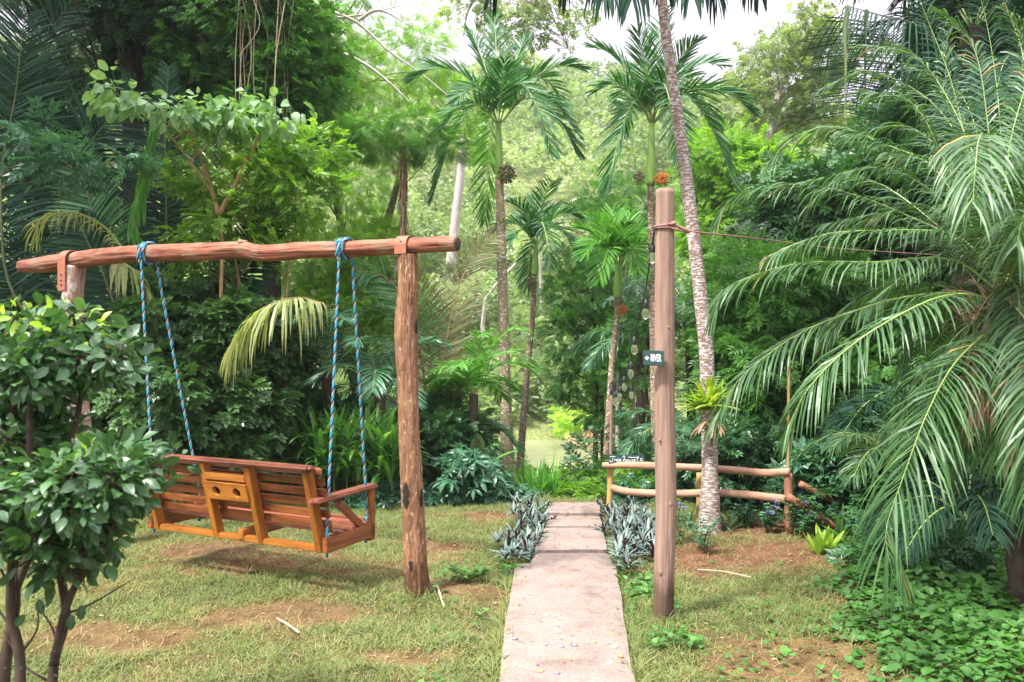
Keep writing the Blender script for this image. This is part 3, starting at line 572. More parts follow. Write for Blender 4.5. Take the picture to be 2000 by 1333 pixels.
for c_, par in ((bp[2]+np.array([-.035, 0, -.12])+nn*.082, s1), (bp[2]+np.array([-.035, 0, -.165])+nn*.082, s1), (bp[2]+np.array([-.035, 0, -.2])+nn*.082, s1), (bp[10]+np.array([0, 0, .022])+nn*.06, s2)):
    m_ = MB(); lump(m_, c_, (.007, .007, .007), 3, 10, 0); m_.build('bolt', M['bolt'], par)

# ---------------------------------------------------------------- hanging bench
BR = np.array([-1.183, 5.07, .30]); BL_ = 1.56; BD = .50
bench = thing('bench_swing', (BR[0], BR[1], BR[2]), 'varnished orange slatted bench swing hanging on blue twisted ropes', 'bench swing')
def L(a, f, h): return BR+UX*a+VX*f+UP*h
def board(name, p0, p1, wd, th, mat='wood', parent=None, roll=0, bev=.005, side=None, ends=0):
    """a board from p0 to p1 (bench coordinates), wd along `side`, th across"""
    p0 = L(*p0); p1 = L(*p1); X = Vector(p1-p0); ln = X.length; X.normalize()
    S = Vector(side if side is not None else (0, 0, 1)); Z = X.cross(S).normalized(); S = Z.cross(X).normalized()
    if roll: q = Matrix.Rotation(roll, 3, X); Z = q @ Z; S = q @ S
    bm = bmesh.new(); bmesh.ops.create_cube(bm, size=1); 
    for v in bm.verts: v.co = Vector((v.co.x*ln, v.co.y*wd, v.co.z*th))
    if ends:
        ed = [e_ for e_ in bm.edges if abs(e_.verts[0].co.x-e_.verts[1].co.x) < 1e-6 and abs(e_.verts[0].co.y-e_.verts[1].co.y) < 1e-6]
        bmesh.ops.bevel(bm, geom=ed, offset=ends, segments=4, affect='EDGES')
    bmesh.ops.bevel(bm, geom=[e_ for e_ in bm.edges if e_.calc_face_angle(0) > .6], offset=bev, segments=2, affect='EDGES')
    me = bpy.data.meshes.new(name); bm.to_mesh(me); bm.free(); me.materials.append(M[mat])
    o_ = bpy.data.objects.new(name, me); COL.objects.link(o_)
    c_ = Vector((p0+p1)/2)-bench.location
    par = parent or bench
    if par is not bench: c_ = c_-par.location
    mat4 = Matrix((( X.x, S.x, Z.x, c_.x), (X.y, S.y, Z.y, c_.y), (X.z, S.z, Z.z, c_.z), (0, 0, 0, 1)))
    if par is not bench: mat4 = par.matrix_basis.inverted() @ Matrix.Translation(Vector((p0+p1)/2)-bench.location) @ mat4.to_3x3().to_4x4()
    o_.parent = par; o_.matrix_basis = mat4; return o_
lean = -.125
def back(h): return lean*(h-.02)/.5      # forward offset of the back at height h
board('bottom_rail', (.02, .0, .02), (BL_-.02, .0, .02), .042, .045, 'woodhi')
for a in (.045, .53, .93, 1.50):
    board('upright', (a, .01, .0), (a, back(.53), .535), .052, .062, 'woodhi', side=tuple(UX))
board('top_rail', (-.02, back(.55)-.01, .552), (BL_+.02, back(.55)-.01, .552), .085, .028, 'woodred', side=tuple(VX), bev=.012, ends=.02)
board('front_roll', (-.03, back(.52)+.045, .525), (BL_+.02, back(.52)+.045, .525), .05, .022, 'woodred', bev=.01)
for i_, h_ in enumerate((.455, .385, .315, .245, .175)):
    board('back_slat', (-.035, back(h_)+.052, h_), (BL_+.02, back(h_)+.052, h_), .052, .019, 'wood', side=(0.0+VX[0]*lean/.5, VX[1]*lean/.5, 1))
for a in (.045, .53, .93, 1.50):
    for h_ in (.06, .47):
        m_ = MB(); lump(m_, L(a, back(h_)-.024, h_), (.006, .006, .006), 3, 10, 0); m_.build('screw', M['bolt'], bench)
# cup holder between the middle uprights
board('shelf_bar', (.55, back(.44)-.012, .445), (.915, back(.44)-.012, .445), .05, .05, 'woodhi')
def holder():
    w2, h2, th, rh = .18, .062, .026, .034; bm = bmesh.new(); lay = []
    for side_ in (-1, 1):
        cx_ = side_*w2*.5; outl = []; ns = 32
        for k_ in range(ns):
            a = 2*math.pi*k_/ns+math.pi/4; c, s = math.cos(a), math.sin(a); m_ = min(w2*.5/abs(c) if abs(c) > 1e-6 else 9, h2/abs(s) if abs(s) > 1e-6 else 9)
            outl.append((cx_+c*m_, s*m_, cx_+c*rh, s*rh))
        vs = [[bm.verts.new((q_[2*i2], q_[2*i2+1], z_)) for q_ in outl] for i2, z_ in ((0, th/2), (1, th/2), (0, -th/2), (1, -th/2))]
        for k_ in range(ns):
            k2 = (k_+1) % ns
            bm.faces.new((vs[0][k_], vs[0][k2], vs[1][k2], vs[1][k_])); bm.faces.new((vs[2][k_], vs[3][k_], vs[3][k2], vs[2][k2]))
            bm.faces.new((vs[1][k_], vs[1][k2], vs[3][k2], vs[3][k_]))
            mx_ = (outl[k_][0]+outl[k2][0])/2
            if not (abs(mx_) < 1e-5 and abs(outl[k_][0]-outl[k2][0]) < 1e-5): bm.faces.new((vs[0][k2], vs[0][k_], vs[2][k_], vs[2][k2]))
    bmesh.ops.remove_doubles(bm, verts=bm.verts, dist=1e-5); bmesh.ops.recalc_face_normals(bm, faces=bm.faces)
    me = bpy.data.meshes.new('cup_holder'); bm.to_mesh(me); bm.free(); me.materials.append(M['woodhi'])
    o_ = bpy.data.objects.new('cup_holder', me); COL.objects.link(o_); c_ = Vector(L(.73, back(.34)-.032, .35))-bench.location
    X = Vector(-UX); S = Vector(UP*1.0+VX*(lean/.5)*1.3).normalized(); Z = X.cross(S).normalized()
    o_.parent = bench; o_.matrix_basis = Matrix(((X.x, S.x, Z.x, c_.x), (X.y, S.y, Z.y, c_.y), (X.z, S.z, Z.z, c_.z), (0, 0, 0, 1))); o_['label'] = 'panel with two round cup holes'; return o_
holder()
board('cup_board', (.56, back(.3)+.03, .285), (.90, back(.3)+.03, .285), .012, .12, 'wood')
board('holder_support', (.885, .03, .15), (.885, back(.33)+.03, .34), .045, .03, 'wood', side=tuple(UX))
board('seat_joist', (.70, -.03, .045), (.70, BD-.04, .05), .07, .055, 'woodhi')
for a in (-.012, BL_+.012):
    board('side_rail', (a, -.03, .05), (a, BD-.02, .05), .10, .045, 'wood')
    board('arm_post', (a, BD-.045, -.02), (a, BD-.045, .33), .055, .045, 'woodhi', side=tuple(VX))
    board('arm_brace', (a, .10, .30), (a, BD-.07, .03), .045, .04, 'wood')
    board('armrest', (a, -.17, .345), (a, BD+.01, .352), .095, .028, 'woodred', side=tuple(UX), bev=.009, ends=.028)
for k_ in range(7):
    f_ = .055+k_*.068; h_ = .115-.016*math.sin(k_/6*math.pi)+.012*(k_ == 0)
    board('seat_slat', (-.03, f_, h_), (BL_+.03, f_, h_), .054, .02, 'woodred', side=tuple(VX), bev=.008)
def rope(mb, path, rr=.0092, pitch=.078, n_per=10, k=6):
    p = catmull(path, 200); Ls = np.linalg.norm(np.diff(p, axis=0), axis=1).sum(); n = max(12, int(Ls/pitch*n_per)); p = catmull(path, n)
    T = nrm(np.gradient(p, axis=0)); A = np.zeros_like(T); a = np.cross(T[0], [.3, .8, .5]); a /= np.linalg.norm(a)
    for i_ in range(n): a = a-T[i_]*(a@T[i_]); a /= np.linalg.norm(a); A[i_] = a
    B = np.cross(T, A); ph = np.linspace(0, Ls/pitch*2*np.pi, n); th = np.linspace(0, 2*np.pi, k, endpoint=False)
    for s_, mt in ((0, 0), (1, 0), (2, 1), (3, 2)):
        q = ph+s_*np.pi/2; c_ = p+rr*.52*(np.cos(q)[:, None]*A+np.sin(q)[:, None]*B)
        v = c_[:, None]+rr*.55*(np.cos(th)[None, :, None]*A[:, None]+np.sin(th)[None, :, None]*B[:, None])
        i_ = np.arange(n-1)[:, None]*k; j_ = np.arange(k)[None]; j2 = (j_+1) % k; qd = np.stack([i_+j_, i_+j2, i_+k+j2, i_+k+j_], -1).reshape(-1, 4)
        mb.add(v.reshape(-1, 3), qd, np.full(len(qd), 4), None, mt)
RM = [M['blue'], M['cream'], M['black']]
def on_beam(px): return bp[4] if px < 500 else bp[9]
for nm, px_, aE in (('right', 674, -.005), ('left', 291, BL_+.0)):
    c = on_beam(px_).copy(); q = beam_pt(px_, 487 if px_ > 500 else 495); c = q; rb = .066 if px_ < 500 else .056
    d = nrm(bp[-1]-bp[0]); d[2] = 0; d = nrm(d); nn2 = np.array([d[1], -d[0], 0]); nn2 = nn2 if nn2[1] < 0 else -nn2
    for end, sgn, off in (((aE, -.0, .07), 1, -.0), ((aE, BD-.07, .08), -1, .03)):
        st = c+nn2*sgn*(rb+.008)*(1 if sgn > 0 else .6)+d*off-UP*(0 if sgn > 0 else rb*.8); e_ = L(*end); mm = st*.5+e_*.5
        m_ = MB(); rope(m_, [st+UP*.02, st-UP*.03, mm+(0, 0, -.004), e_+UP*.05, e_-UP*.06]); r_o = m_.build('rope', RM, bench)
        if sgn > 0:
            m_ = MB(); loops_ = []
            for tt in np.linspace(0, 2.6*2*math.pi, 60): loops_.append(c+(nn2*math.cos(tt)+UP*math.sin(tt))*(rb+.012)+d*(-.022+.022*tt/(2*math.pi)))
            rope(m_, loops_, .0092)
            rope(m_, [c+nn2*(rb+.03)+UP*.045-d*.01, c+nn2*(rb+.036)-UP*.0+d*.012, c+nn2*(rb+.03)-UP*.05-d*.006, c+nn2*(rb+.02)-UP*.075], .0095)
            m_.build('knot', RM, r_o)
    for f_ in (.0, BD-.09):
        e_ = L(aE, f_, .125)
        for pth in ([e_+VX*.05+UX*(.05 if aE < 1 else -.05)-UP*.015, e_+VX*.02+UP*.012, e_-UP*.03], [L(aE, f_, .0), L(aE, f_, -.03)]):
            m_ = MB(); rope(m_, pth, .010); m_.build('rope_end', RM, bench)

# ---------------------------------------------------------------- sign post, guy rope, signs
d0 = 4.65; base = P(1298, 1215, d0)
po = thing('sign_post', (base[0], d0, 0), 'tall smooth brown round post standing right of the path', 'post')
mb = MB(); tube(mb, [P(1299, 372, d0), P(1298, 600, d0), P(1298, 800, d0), P(1301, 980, d0), P(1297, 1130, d0), P(1297, 1218, d0), P(1297, 1260, d0)], .055, n=140, k=80, ridge=.05, rf=34, lf=.7, noise=.03, seed=3, rad=[.053, .056, .058, .059, .0605, .059, .062])
for y_, x_, s_ in ((985, 1309, .013), (860, 1288, .008), (640, 1306, .007), (1120, 1290, .009)):
    lump(mb, P(x_, y_, d0-.056), (s_, .005, s_*1.5), int(x_), 14, .3)
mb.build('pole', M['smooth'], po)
mb = MB(); a = P(1299, 371, d0); tube(mb, [a-UP*.002, a+UP*.003], .050, .049, n=4, k=24); mb.build('sawn_top', M['rail'], po)
gr = thing('guy_rope', P(1298, 441, d0), 'thin brown rope knotted round the post top and stretched right', 'rope')
mb = MB(); c = P(1298, 441, d0)
for kk, rr_ in ((0, .059), (1, .062)):
    lp = [c+np.array([math.cos(t_)*rr_, math.sin(t_)*rr_, .012*kk-.012+.008*math.sin(t_+kk)]) for t_ in np.linspace(0, 2*math.pi, 20)]
    tube(mb, lp, .007, .007, n=40, k=8)
k1 = P(1315, 437, d0-.06); k2 = P(1343, 452, d0-.03)
tube(mb, [k1, P(1330, 446, d0-.05), k2], .007, .012, n=14, k=8); tube(mb, [P(1312, 446, d0-.062), P(1330, 451, d0-.05), k2], .006, .007, n=12, k=8)
mb.build('loop', M['pinkrope'], gr)
mb = MB(); lump(mb, k1, (.018, .012, .014), 5, 14, .3); lump(mb, k2+[.0, 0, 0], (.024, .012, .013), 8, 14, .3); mb.build('knot', M['pinkrope'], gr)
mb = MB(); tube(mb, [k2, P(1420, 460, 5.0), P(1500, 469, 5.5), P(1640, 486, 6.4), P(1840, 499, 7.6)], .0042, .004, n=30, k=6); mb.build('line', M['pinkrope'], gr)

def boxm(name, c, ex, ey, ez, mat, parent, bev=.004):
    """box with half-extent vectors"""
    bm = bmesh.new(); bmesh.ops.create_cube(bm, size=2)
    A = Matrix((ex, ey, ez)).transposed()
    for v in bm.verts: v.co = Vector(v.co)
    l0, l1, l2 = Vector(ex).length, Vector(ey).length, Vector(ez).length
    for v in bm.verts: v.co = Vector((v.co.x*l0, v.co.y*l1, v.co.z*l2))
    bmesh.ops.bevel(bm, geom=bm.edges[:], offset=bev, segments=2, affect='EDGES')
    U = Matrix((Vector(ex).normalized(), Vector(ey).normalized(), Vector(ez).normalized())).transposed()
    bm.transform(U.to_4x4()); me = bpy.data.meshes.new(name); bm.to_mesh(me); bm.free(); me.materials.append(mat)
    o_ = bpy.data.objects.new(name, me); COL.objects.link(o_); o_.parent = parent; o_.location = Vector(c)-(parent.location if parent else Vector()); return o_
def text(name, s, c, right, up, size, ext, mat, parent, xscale=1, bold=0, shear=0):
    cu = bpy.data.curves.new(name, 'FONT'); cu.body = s; cu.size = size; cu.align_x = 'CENTER'; cu.align_y = 'CENTER'; cu.extrude = ext; cu.offset = bold; cu.shear = shear
    ob = bpy.data.objects.new(name, cu); COL.objects.link(ob); bpy.context.view_layer.update()
    me = bpy.data.meshes.new_from_object(ob.evaluated_get(bpy.context.evaluated_depsgraph_get())); bpy.data.objects.remove(ob)
    X = Vector(right).normalized(); Y_ = Vector(up).normalized(); Z_ = X.cross(Y_)
    me.transform(Matrix.Diagonal((xscale, 1, 1, 1))); me.transform(Matrix((X, Y_, Z_)).transposed().to_4x4()); me.materials.clear(); me.materials.append(mat)
    o_ = bpy.data.objects.new(name, me); COL.objects.link(o_); o_.parent = parent; o_.location = Vector(c)-parent.location; return o_
# RIVER sign: a thick short board nailed to the camera side of the post
sc_ = P(1276.5, 700, 4.56); rv = thing('river_sign', sc_, 'small dark teal sign lettered RIVER with left arrow on the post', 'sign')
ra = np.array([math.cos(R(-8)), math.sin(R(-8)), -.035]); ra = nrm(ra); ru = nrm(np.array([.0, 0, 1.])-ra*0*1); rn = np.cross(ra, ru); rn = nrm(rn)
boxm('board', sc_, ra*.059, -rn*.014, ru*.0435, M['sign'], rv, .003)
fc = sc_+rn*.0146*(1 if rn[1] < 0 else -1)
text('lettering', 'RIVER', fc+ra*.012-ru*.0, ra, ru, .058, .0008, M['white'], rv, .40, .0012)
mb = MB()
def stroke(mb, pts2, c_, ra_, ru_, w_, mat=0):
    pts3 = [np.array(c_)+ra_*x_+ru_*y_ for x_, y_ in pts2]; tube(mb, pts3, w_, w_, n=max(8, len(pts2)*5), k=6, mat=mat)
ar = fc-ra*.038
mb.add([ar-ra*.012, ar+ru*.014+ra*.002, ar+ru*.005+ra*.002, ar+ru*.006+ra*.011, ar-ru*.006+ra*.011, ar-ru*.005+ra*.002, ar-ru*.014+ra*.002], [0, 6, 5, 2, 1, 2, 5, 4, 3], [5, 4])
mb.build('arrow', M['white'], rv, smooth=False)
for sx_ in (-.0, ):
    for sy_ in (-.037, .037):
        m_ = MB(); lump(m_, fc+ru*sy_, (.0022, .0022, .0022), 2, 8, 0); m_.build('nail', M['bolt'], rv)

# ---------------------------------------------------------------- fence
fl = G(1190, 1012); frt = G(1540, 1042)
fe = thing('rail_fence', (fl[0], fl[1], 0), 'low rustic pole fence with two rails at the slope edge', 'fence')
dl, dr = 7.5, 6.9
def post_(name, x1, y1, x2, y2, d, r, mat, lbl=None):
    mb = MB(); tube(mb, [P(x1, y1, d), P((x1+x2)/2+1, (y1+y2)/2, d), P(x2, y2, d), P(x2, y2+30, d)], r, r*1.08, n=18, k=12, noise=.04, seed=d); o_ = mb.build(name, mat, fe)
    if lbl: o_['label'] = lbl
post_('fence_post', 1192, 905, 1189, 1012, dl+.04, .028, M['railpost'], 'yellow fence post')
post_('fence_post', 1366, 924, 1364, 1035, 7.28, .027, M['railpost'])
post_('fence_post', 1539, 925, 1540, 1045, dr, .036, M['railpost2'], 'reddish corner post')
mb = MB(); tube(mb, [P(1177, 909, dl), P(1240, 909, dl-.1), P(1330, 912, 7.2), P(1440, 919, 7.1), P(1490, 924, 7.0), P(1542, 922, 6.87)], .033, n=50, k=14, noise=.08, seed=5, rad=[.028, .033, .03, .034, .032, .036]); mb.build('top_rail', M['rail'], fe)
mb = MB(); tube(mb, [P(1195, 953, dl), P(1230, 961, 7.4), P(1300, 965, 7.25), P(1400, 963, 7.1), P(1470, 968, 7.0), P(1535, 976, 6.9)], .033, n=50, k=14, noise=.08, seed=9, rad=[.033, .034, .035, .033, .034, .038]); mb.build('lower_rail', M['rail'], fe)
mb = MB(); tube(mb, [P(1538, 970, 6.83), P(1590, 1003, 6.85), P(1645, 1038, 6.9)], .034, .034, n=18, k=12, noise=.05, seed=3); o_ = mb.build('sloping_rail', M['railpost2'], fe)
mb = MB(); tube(mb, [P(1562, 945, 7.0), P(1600, 965, 7.05), P(1650, 990, 7.2)], .03, .03, n=18, k=12, noise=.05, seed=6); mb.build('sloping_rail', M['railpost2'], fe)
th_ = P(1224, 898, 7.44); ts = thing('treehouse_sign', th_, 'dark teal board lettered Tree house 15 with arrow on the fence', 'sign')
A_ = nrm(np.array([1, -.12, -.012])); U_ = np.array([0, 0, 1.]); N_n = np.cross(A_, U_)
boxm('board', th_, A_*.168, N_n*-.008, U_*.043, M['sign'], ts, .003)
f2 = th_+N_n*.0105 if N_n[1] < 0 else th_-N_n*.0105
mb = MB(); wS = .0023
def S(pts, ox, oy, sx=1, sy=1): stroke(mb, [(ox+x*sx, oy+y*sy) for x, y in pts], f2, A_, U_, wS)
# hand lettered script
S([(-.018, .022), (0, .027), (.026, .024), (.034, .028)], -.138, 0); S([(.012, .025), (.01, 0), (.004, -.022), (-.012, -.026), (-.02, -.016), (-.012, -.008)], -.138, 0)
S([(0, 0), (.002, -.022)], -.112, 0); S([(.001, -.008), (.008, .001), (.014, -.001)], -.112, 0)
for ox in (-.092, -.067): S([(0, -.01), (.013, -.008), (.012, .001), (.004, .003), (-.002, -.008), (.002, -.021), (.011, -.022), (.018, -.014)], ox, 0)
S([(-.012, .016), (-.006, .032), (.006, .03), (.006, .014), (-.004, -.006), (-.008, -.022)], -.025, 0); S([(-.006, -.012), (.004, -.001), (.012, -.004), (.012, -.022)], -.025, 0)
S([(.006, 0), (-.004, -.006), (-.002, -.02), (.008, -.021), (.011, -.008), (.006, 0)], .0, 0)
S([(0, 0), (0, -.018), (.01, -.021), (.014, -.004), (.014, 0), (.015, -.02)], .018, 0)
S([(.012, 0), (.002, -.002), (.004, -.01), (.011, -.015), (.006, -.022), (-.004, -.02)], .046, 0)
S([(0, -.01), (.012, -.008), (.011, .001), (.003, .003), (-.002, -.008), (.002, -.021), (.01, -.022), (.018, -.016)], .068, 0)
S([(-.004, .006), (.004, .012), (.004, -.026)], .098, 0)
S([(.018, .012), (.002, .012), (.0, -.004), (.014, -.002), (.016, -.018), (.004, -.026), (-.003, -.022)], .128, 0)
S([(-.0, .0), (.07, -.002), (.096, 0)], .016, .024); S([(-.012, .007), (.002, 0), (-.012, -.008)], .11, .024)
mb.build('lettering', M['white'], ts)

# thin poles, string lights
def pole(name, pts, r0, r1, mat, label, cat='pole'):
    mb = MB(); tube(mb, pts, r0, r1, n=30, k=10, noise=.05, seed=r0*99); o_ = mb.build(name, mat); tag(o_, label, cat); return o_
pole('support_pole', [P(1193, 742, 7.6), P(1194, 820, 7.6), P(1193, 905, 7.62), P(1192, 1010, 7.65)], .014, .02, M['smooth'], 'thin brown pole holding string lights behind the fence sign')
pole('support_stick', [P(1541, 700, 7.0), P(1540, 800, 7.0), P(1539, 930, 6.98), P(1540, 1000, 6.98)], .012, .014, M['barky'], 'thin tan stick upright above the corner fence post')
lights = thing('string_lights', P(1275, 452, 4.7), 'black string of glass bulbs sagging from the post top', 'string lights')
cp = [P(1279, 446, 4.62), P(1272, 490, 4.75), P(1264, 545, 5.0), P(1256, 590, 5.3), P(1246, 625, 5.6), P(1240, 665, 6.0), P(1232, 700, 6.4), P(1222, 725, 6.8), P(1208, 745, 7.2), P(1194, 746, 7.55)]
mb = MB(); tube(mb, cp, .0045, .0045, n=60, k=6)
tube(mb, [P(1194, 744, 7.57), P(1240, 742, 7.6), P(1310, 739, 7.8), P(1400, 734, 8.6)], .004, .004, n=16, k=5)
tube(mb, [P(1194, 746, 7.56), P(1199, 768, 7.55), P(1194, 775, 7.55), P(1191, 752, 7.56), P(1197, 748, 7.54)], .005, .005, n=24, k=6)
mb.build('cable', M['cable'], lights)
def bulb(p, s=1.0):
    mb = MB(); tube(mb, [p, p-UP*.03*s, p-UP*.062*s], .008, n=8, k=10, rad=[.006*s, .019*s, .019*s]); tube(mb, [p+UP*.04*s, p], .003, .003, n=4, k=5); a_ = mb.build('socket', M['cable'], lights)
    mb = MB(); tube(mb, [p-UP*.062*s, p-UP*.09*s, p-UP*.12*s, p-UP*.138*s], .01, n=12, k=14, rad=[.014*s, .023*s, .026*s, .022*s, .006*s]); mb.build('bulb', M['glass'], a_)
for x_, y_, d_, s_ in ((1275, 474, 4.72, .95), (1261, 585, 5.3, 1), (1239, 657, 5.9, 1), (1232, 706, 6.4, 1), (1219, 735, 6.9, .95), (1233, 752, 6.9, .9), (1211, 754, 7.2, 1), (1205, 763, 7.3, 1), (1201, 765, 7.4, 1), (1193, 760, 7.5, .8)):
    bulb(P(x_, y_, d_), s_)

# ---------------------------------------------------------------- pebbles and a pale stick
px_ = [(1041, 1211, 'g', 1), (1067, 1213, 'w', 1.2), (1092, 1214, 'g', 1), (1091, 1223, 'g', .9), (1090, 1236, 'g', .8), (1091, 1249, 'o', .8), (1095, 1261, 'g', .9), (1096, 1277, 'g', 1.3), (1122, 1274, 'g', 1.5), (1066, 1273, 'g', 1), (1006, 1261, 'g', 1.4), (1037, 1266, 'g', .8),
       (1160, 1268, 'o', 1.2), (1188, 1271, 'g', .9), (1201, 1277, 'w', 1.2), (1212, 1296, 'o', 1.2), (1191, 1309, 'w', 1.4), (1151, 1212, 'o', .8), (1130, 1245, 'o', .8), (1088, 1330, 'g', 1.3), (1055, 1326, 'o', 1.3), (990, 1292, 'w', 1)]
lab = {'g': ('small grey pebble set in the concrete path', 'grey pebbles set in the path', 'gstone'), 'o': ('small orange pebble set in the concrete path', 'orange pebbles set in the path', 'ostone'), 'w': ('small cream pebble set in the concrete path', 'cream pebbles set in the path', 'wstone')}
for x_, y_, k_, s_ in px_:
    g = G(x_, y_); mb = MB(); lump(mb, (g[0], g[1], .036), (.012*s_, .010*s_, .007*s_), int(x_), 14, .2); o_ = mb.build('pebble', M[lab[k_][2]]); tag(o_, lab[k_][0], 'pebble', lab[k_][1])
g1 = G(541, 1215); g2 = G(584, 1241); mb = MB(); tube(mb, [g1+UP*.02, (g1+g2)/2+UP*.022, g2+UP*.014], .005, .007, n=10, k=8, noise=.1); tag(mb.build('stick', M['stick']), 'short pale stick lying on the lawn below the swing', 'stick')
g1 = G(1362, 1118); g2 = G(1466, 1132); mb = MB(); tube(mb, [g1+UP*.02, (g1+g2)/2+UP*.03, g2+UP*.014], .003, .005, n=14, k=8, noise=.1); tag(mb.build('stick', M['stick']), 'long thin curved stick lying on bare earth right of the post', 'stick')
g1 = G(852, 1160); g2 = G(868, 1190); mb = MB(); tube(mb, [g1+UP*.07, (g1+g2)/2+UP*.04, g2+UP*.01], .006, .008, n=10, k=8, noise=.15); tag(mb.build('dead_twig', M['stick']), 'short dead twig poking up beside the right swing post', 'twig')
# ================================================================ vegetation
# ---------------------------------------------------------------- palm fronds
BLD = mk([(0, -.18, 0), (0, .18, 0), (.3, -.5, 0), (.3, .5, 0), (.7, -.36, 0), (.7, .36, 0), (1, 0, 0), (0, 0, 0)], [(-1, 0), (1, 0), (-1, .3), (1, .3), (-1, .7), (1, .7), (0, 1), (0, 0)], [(0, 1, 3, 2), (2, 3, 5, 4), (4, 5, 6)])
def frond(name, path, Lf, n, wd, parent, mat, rmat, droop=.25, V=.35, a0=65, a1=28, nh=(0, 0, 1), t0=.12, rr=.011, jit=.12, prof=None, tip=.35, clumpy=0, vert=None, build=True, mb=None, twist=.3):
    """pinnate frond: a rachis along path and two rows of drooping leaflets"""
    p = catmull(path, 60); T = nrm(np.gradient(p, axis=0)); Nh = np.array(nh, float)
    N0 = nrm(Nh-(T@Nh)[:, None]*T); S0 = np.cross(T, N0)
    t = np.linspace(t0, .995, n)+rng.normal(size=n)*.1/n
    if clumpy: t = t+np.sin(t*clumpy*6.28)*.3/clumpy/6.28*2
    t = np.clip(t, 0, 1); fi = t*59; i0 = np.minimum(fi.astype(int), 58); fr_ = (fi-i0)[:, None]
    lp = lambda A: A[i0]*(1-fr_)+A[i0+1]*fr_
    pp_, Tt, Nn, Ss = lp(p), nrm(lp(T)), nrm(lp(N0)), nrm(lp(S0))
    m_ = mb or MB(); u = (t-t0)/(1-t0)
    pl_ = np.interp(u, [0, .15, .5, .85, 1], prof or [.55, .85, 1, .72, tip])
    for sg in (-1, 1):
        k = n; ang = R(1)*(a0+(a1-a0)*u)+rng.normal(size=k)*jit; v = V+rng.normal(size=k)*jit*1.3
        d = np.cos(ang)[:, None]*Tt+np.sin(ang)[:, None]*(np.cos(v)[:, None]*Ss*sg+np.sin(v)[:, None]*Nn); d = nrm(d)
        Lk = Lf*pl_*(.9+.2*rng.random(k)); dr = droop*(.7+.6*rng.random(k))
        wv = nrm(Tt-(Tt*d).sum(1, keepdims=True)*d+Nn*(twist*rng.normal(size=k))[:, None]); sv = [0, .3, .62, .85, 1.]; ww = [.35, 1, .9, .55, 0]
        rows = []
        for s_, w_ in zip(sv, ww):
            c_ = pp_+d*(Lk*s_)[:, None]-UP*(dr*Lk*s_**2.1)[:, None]-d*(Lk*dr*.35*s_**3)[:, None]
            if w_ > 0: rows += [c_-wv*(wd*.5*w_), c_+wv*(wd*.5*w_)]
            else: rows += [c_]
        vv = np.stack(rows, 1); K = 9; rn = np.clip(.5+.22*rng.normal(size=k), 0, 1)
        at = np.zeros((k, K, 3)); at[..., 0] = rn[:, None]; at[:, :, 1] = np.array([-1, 1]*4+[0]); at[:, :, 2] = np.array([0, 0, .3, .3, .62, .62, .85, .85, 1])
        fl_ = np.array([0, 1, 3, 2, 2, 3, 5, 4, 4, 5, 7, 6, 6, 7, 8]); l = (fl_[None]+np.arange(k)[:, None]*K).ravel()
        m_.add(vv.reshape(-1, 3), l, np.tile([4, 4, 4, 3], k), at.reshape(-1, 3), 0)
    tube(m_, path, rr, rr*.2, n=24, k=6, mat=1, cap=False, rnd=rng.random())
    if mb is None: return m_.build(name, [mat, rmat], parent, smooth=False)
def arch(c, tipp, lift, back=0.0):
    """rachis from the crown c to a tip, lifted in its first half"""
    c = np.array(c); tipp = np.array(tipp); L_ = np.linalg.norm(tipp-c)
    a = c*.66+tipp*.34+UP*lift*L_; b = c*.3+tipp*.7+UP*lift*L_*.82
    return [c, a, b, tipp]
def fruit(parent, c, r, mat, seed=0, n=150, name='fruit_cluster'):
    m_ = MB(); r2 = np.random.default_rng(seed)
    for _ in range(n):
        u = rdir(1)[0]; q = np.array(c)+u*r*np.array([1, 1, 1.0])*r2.random()**.4; rb = r*.13
        g_ = np.array([(0, 0, 1), (1, 0, 0), (0, 1, 0), (-1, 0, 0), (0, -1, 0), (0, 0, -1.2)])*rb+q
        m_.add(g_, [0, 1, 2, 0, 2, 3, 0, 3, 4, 0, 4, 1, 5, 2, 1, 5, 3, 2, 5, 4, 3, 5, 1, 4], [3]*8, np.tile([r2.random(), 0, 0], (6, 1)), 0)
    for _ in range(14):
        u = rdir(1)[0]*r; tube(m_, [np.array(c)+UP*r*1.3, np.array(c)+u*.5+UP*.3*r, np.array(c)+u], .003, .0015, n=6, k=4, mat=1, cap=False)
    return m_.build(name, [mat, M['rachisb']], parent)

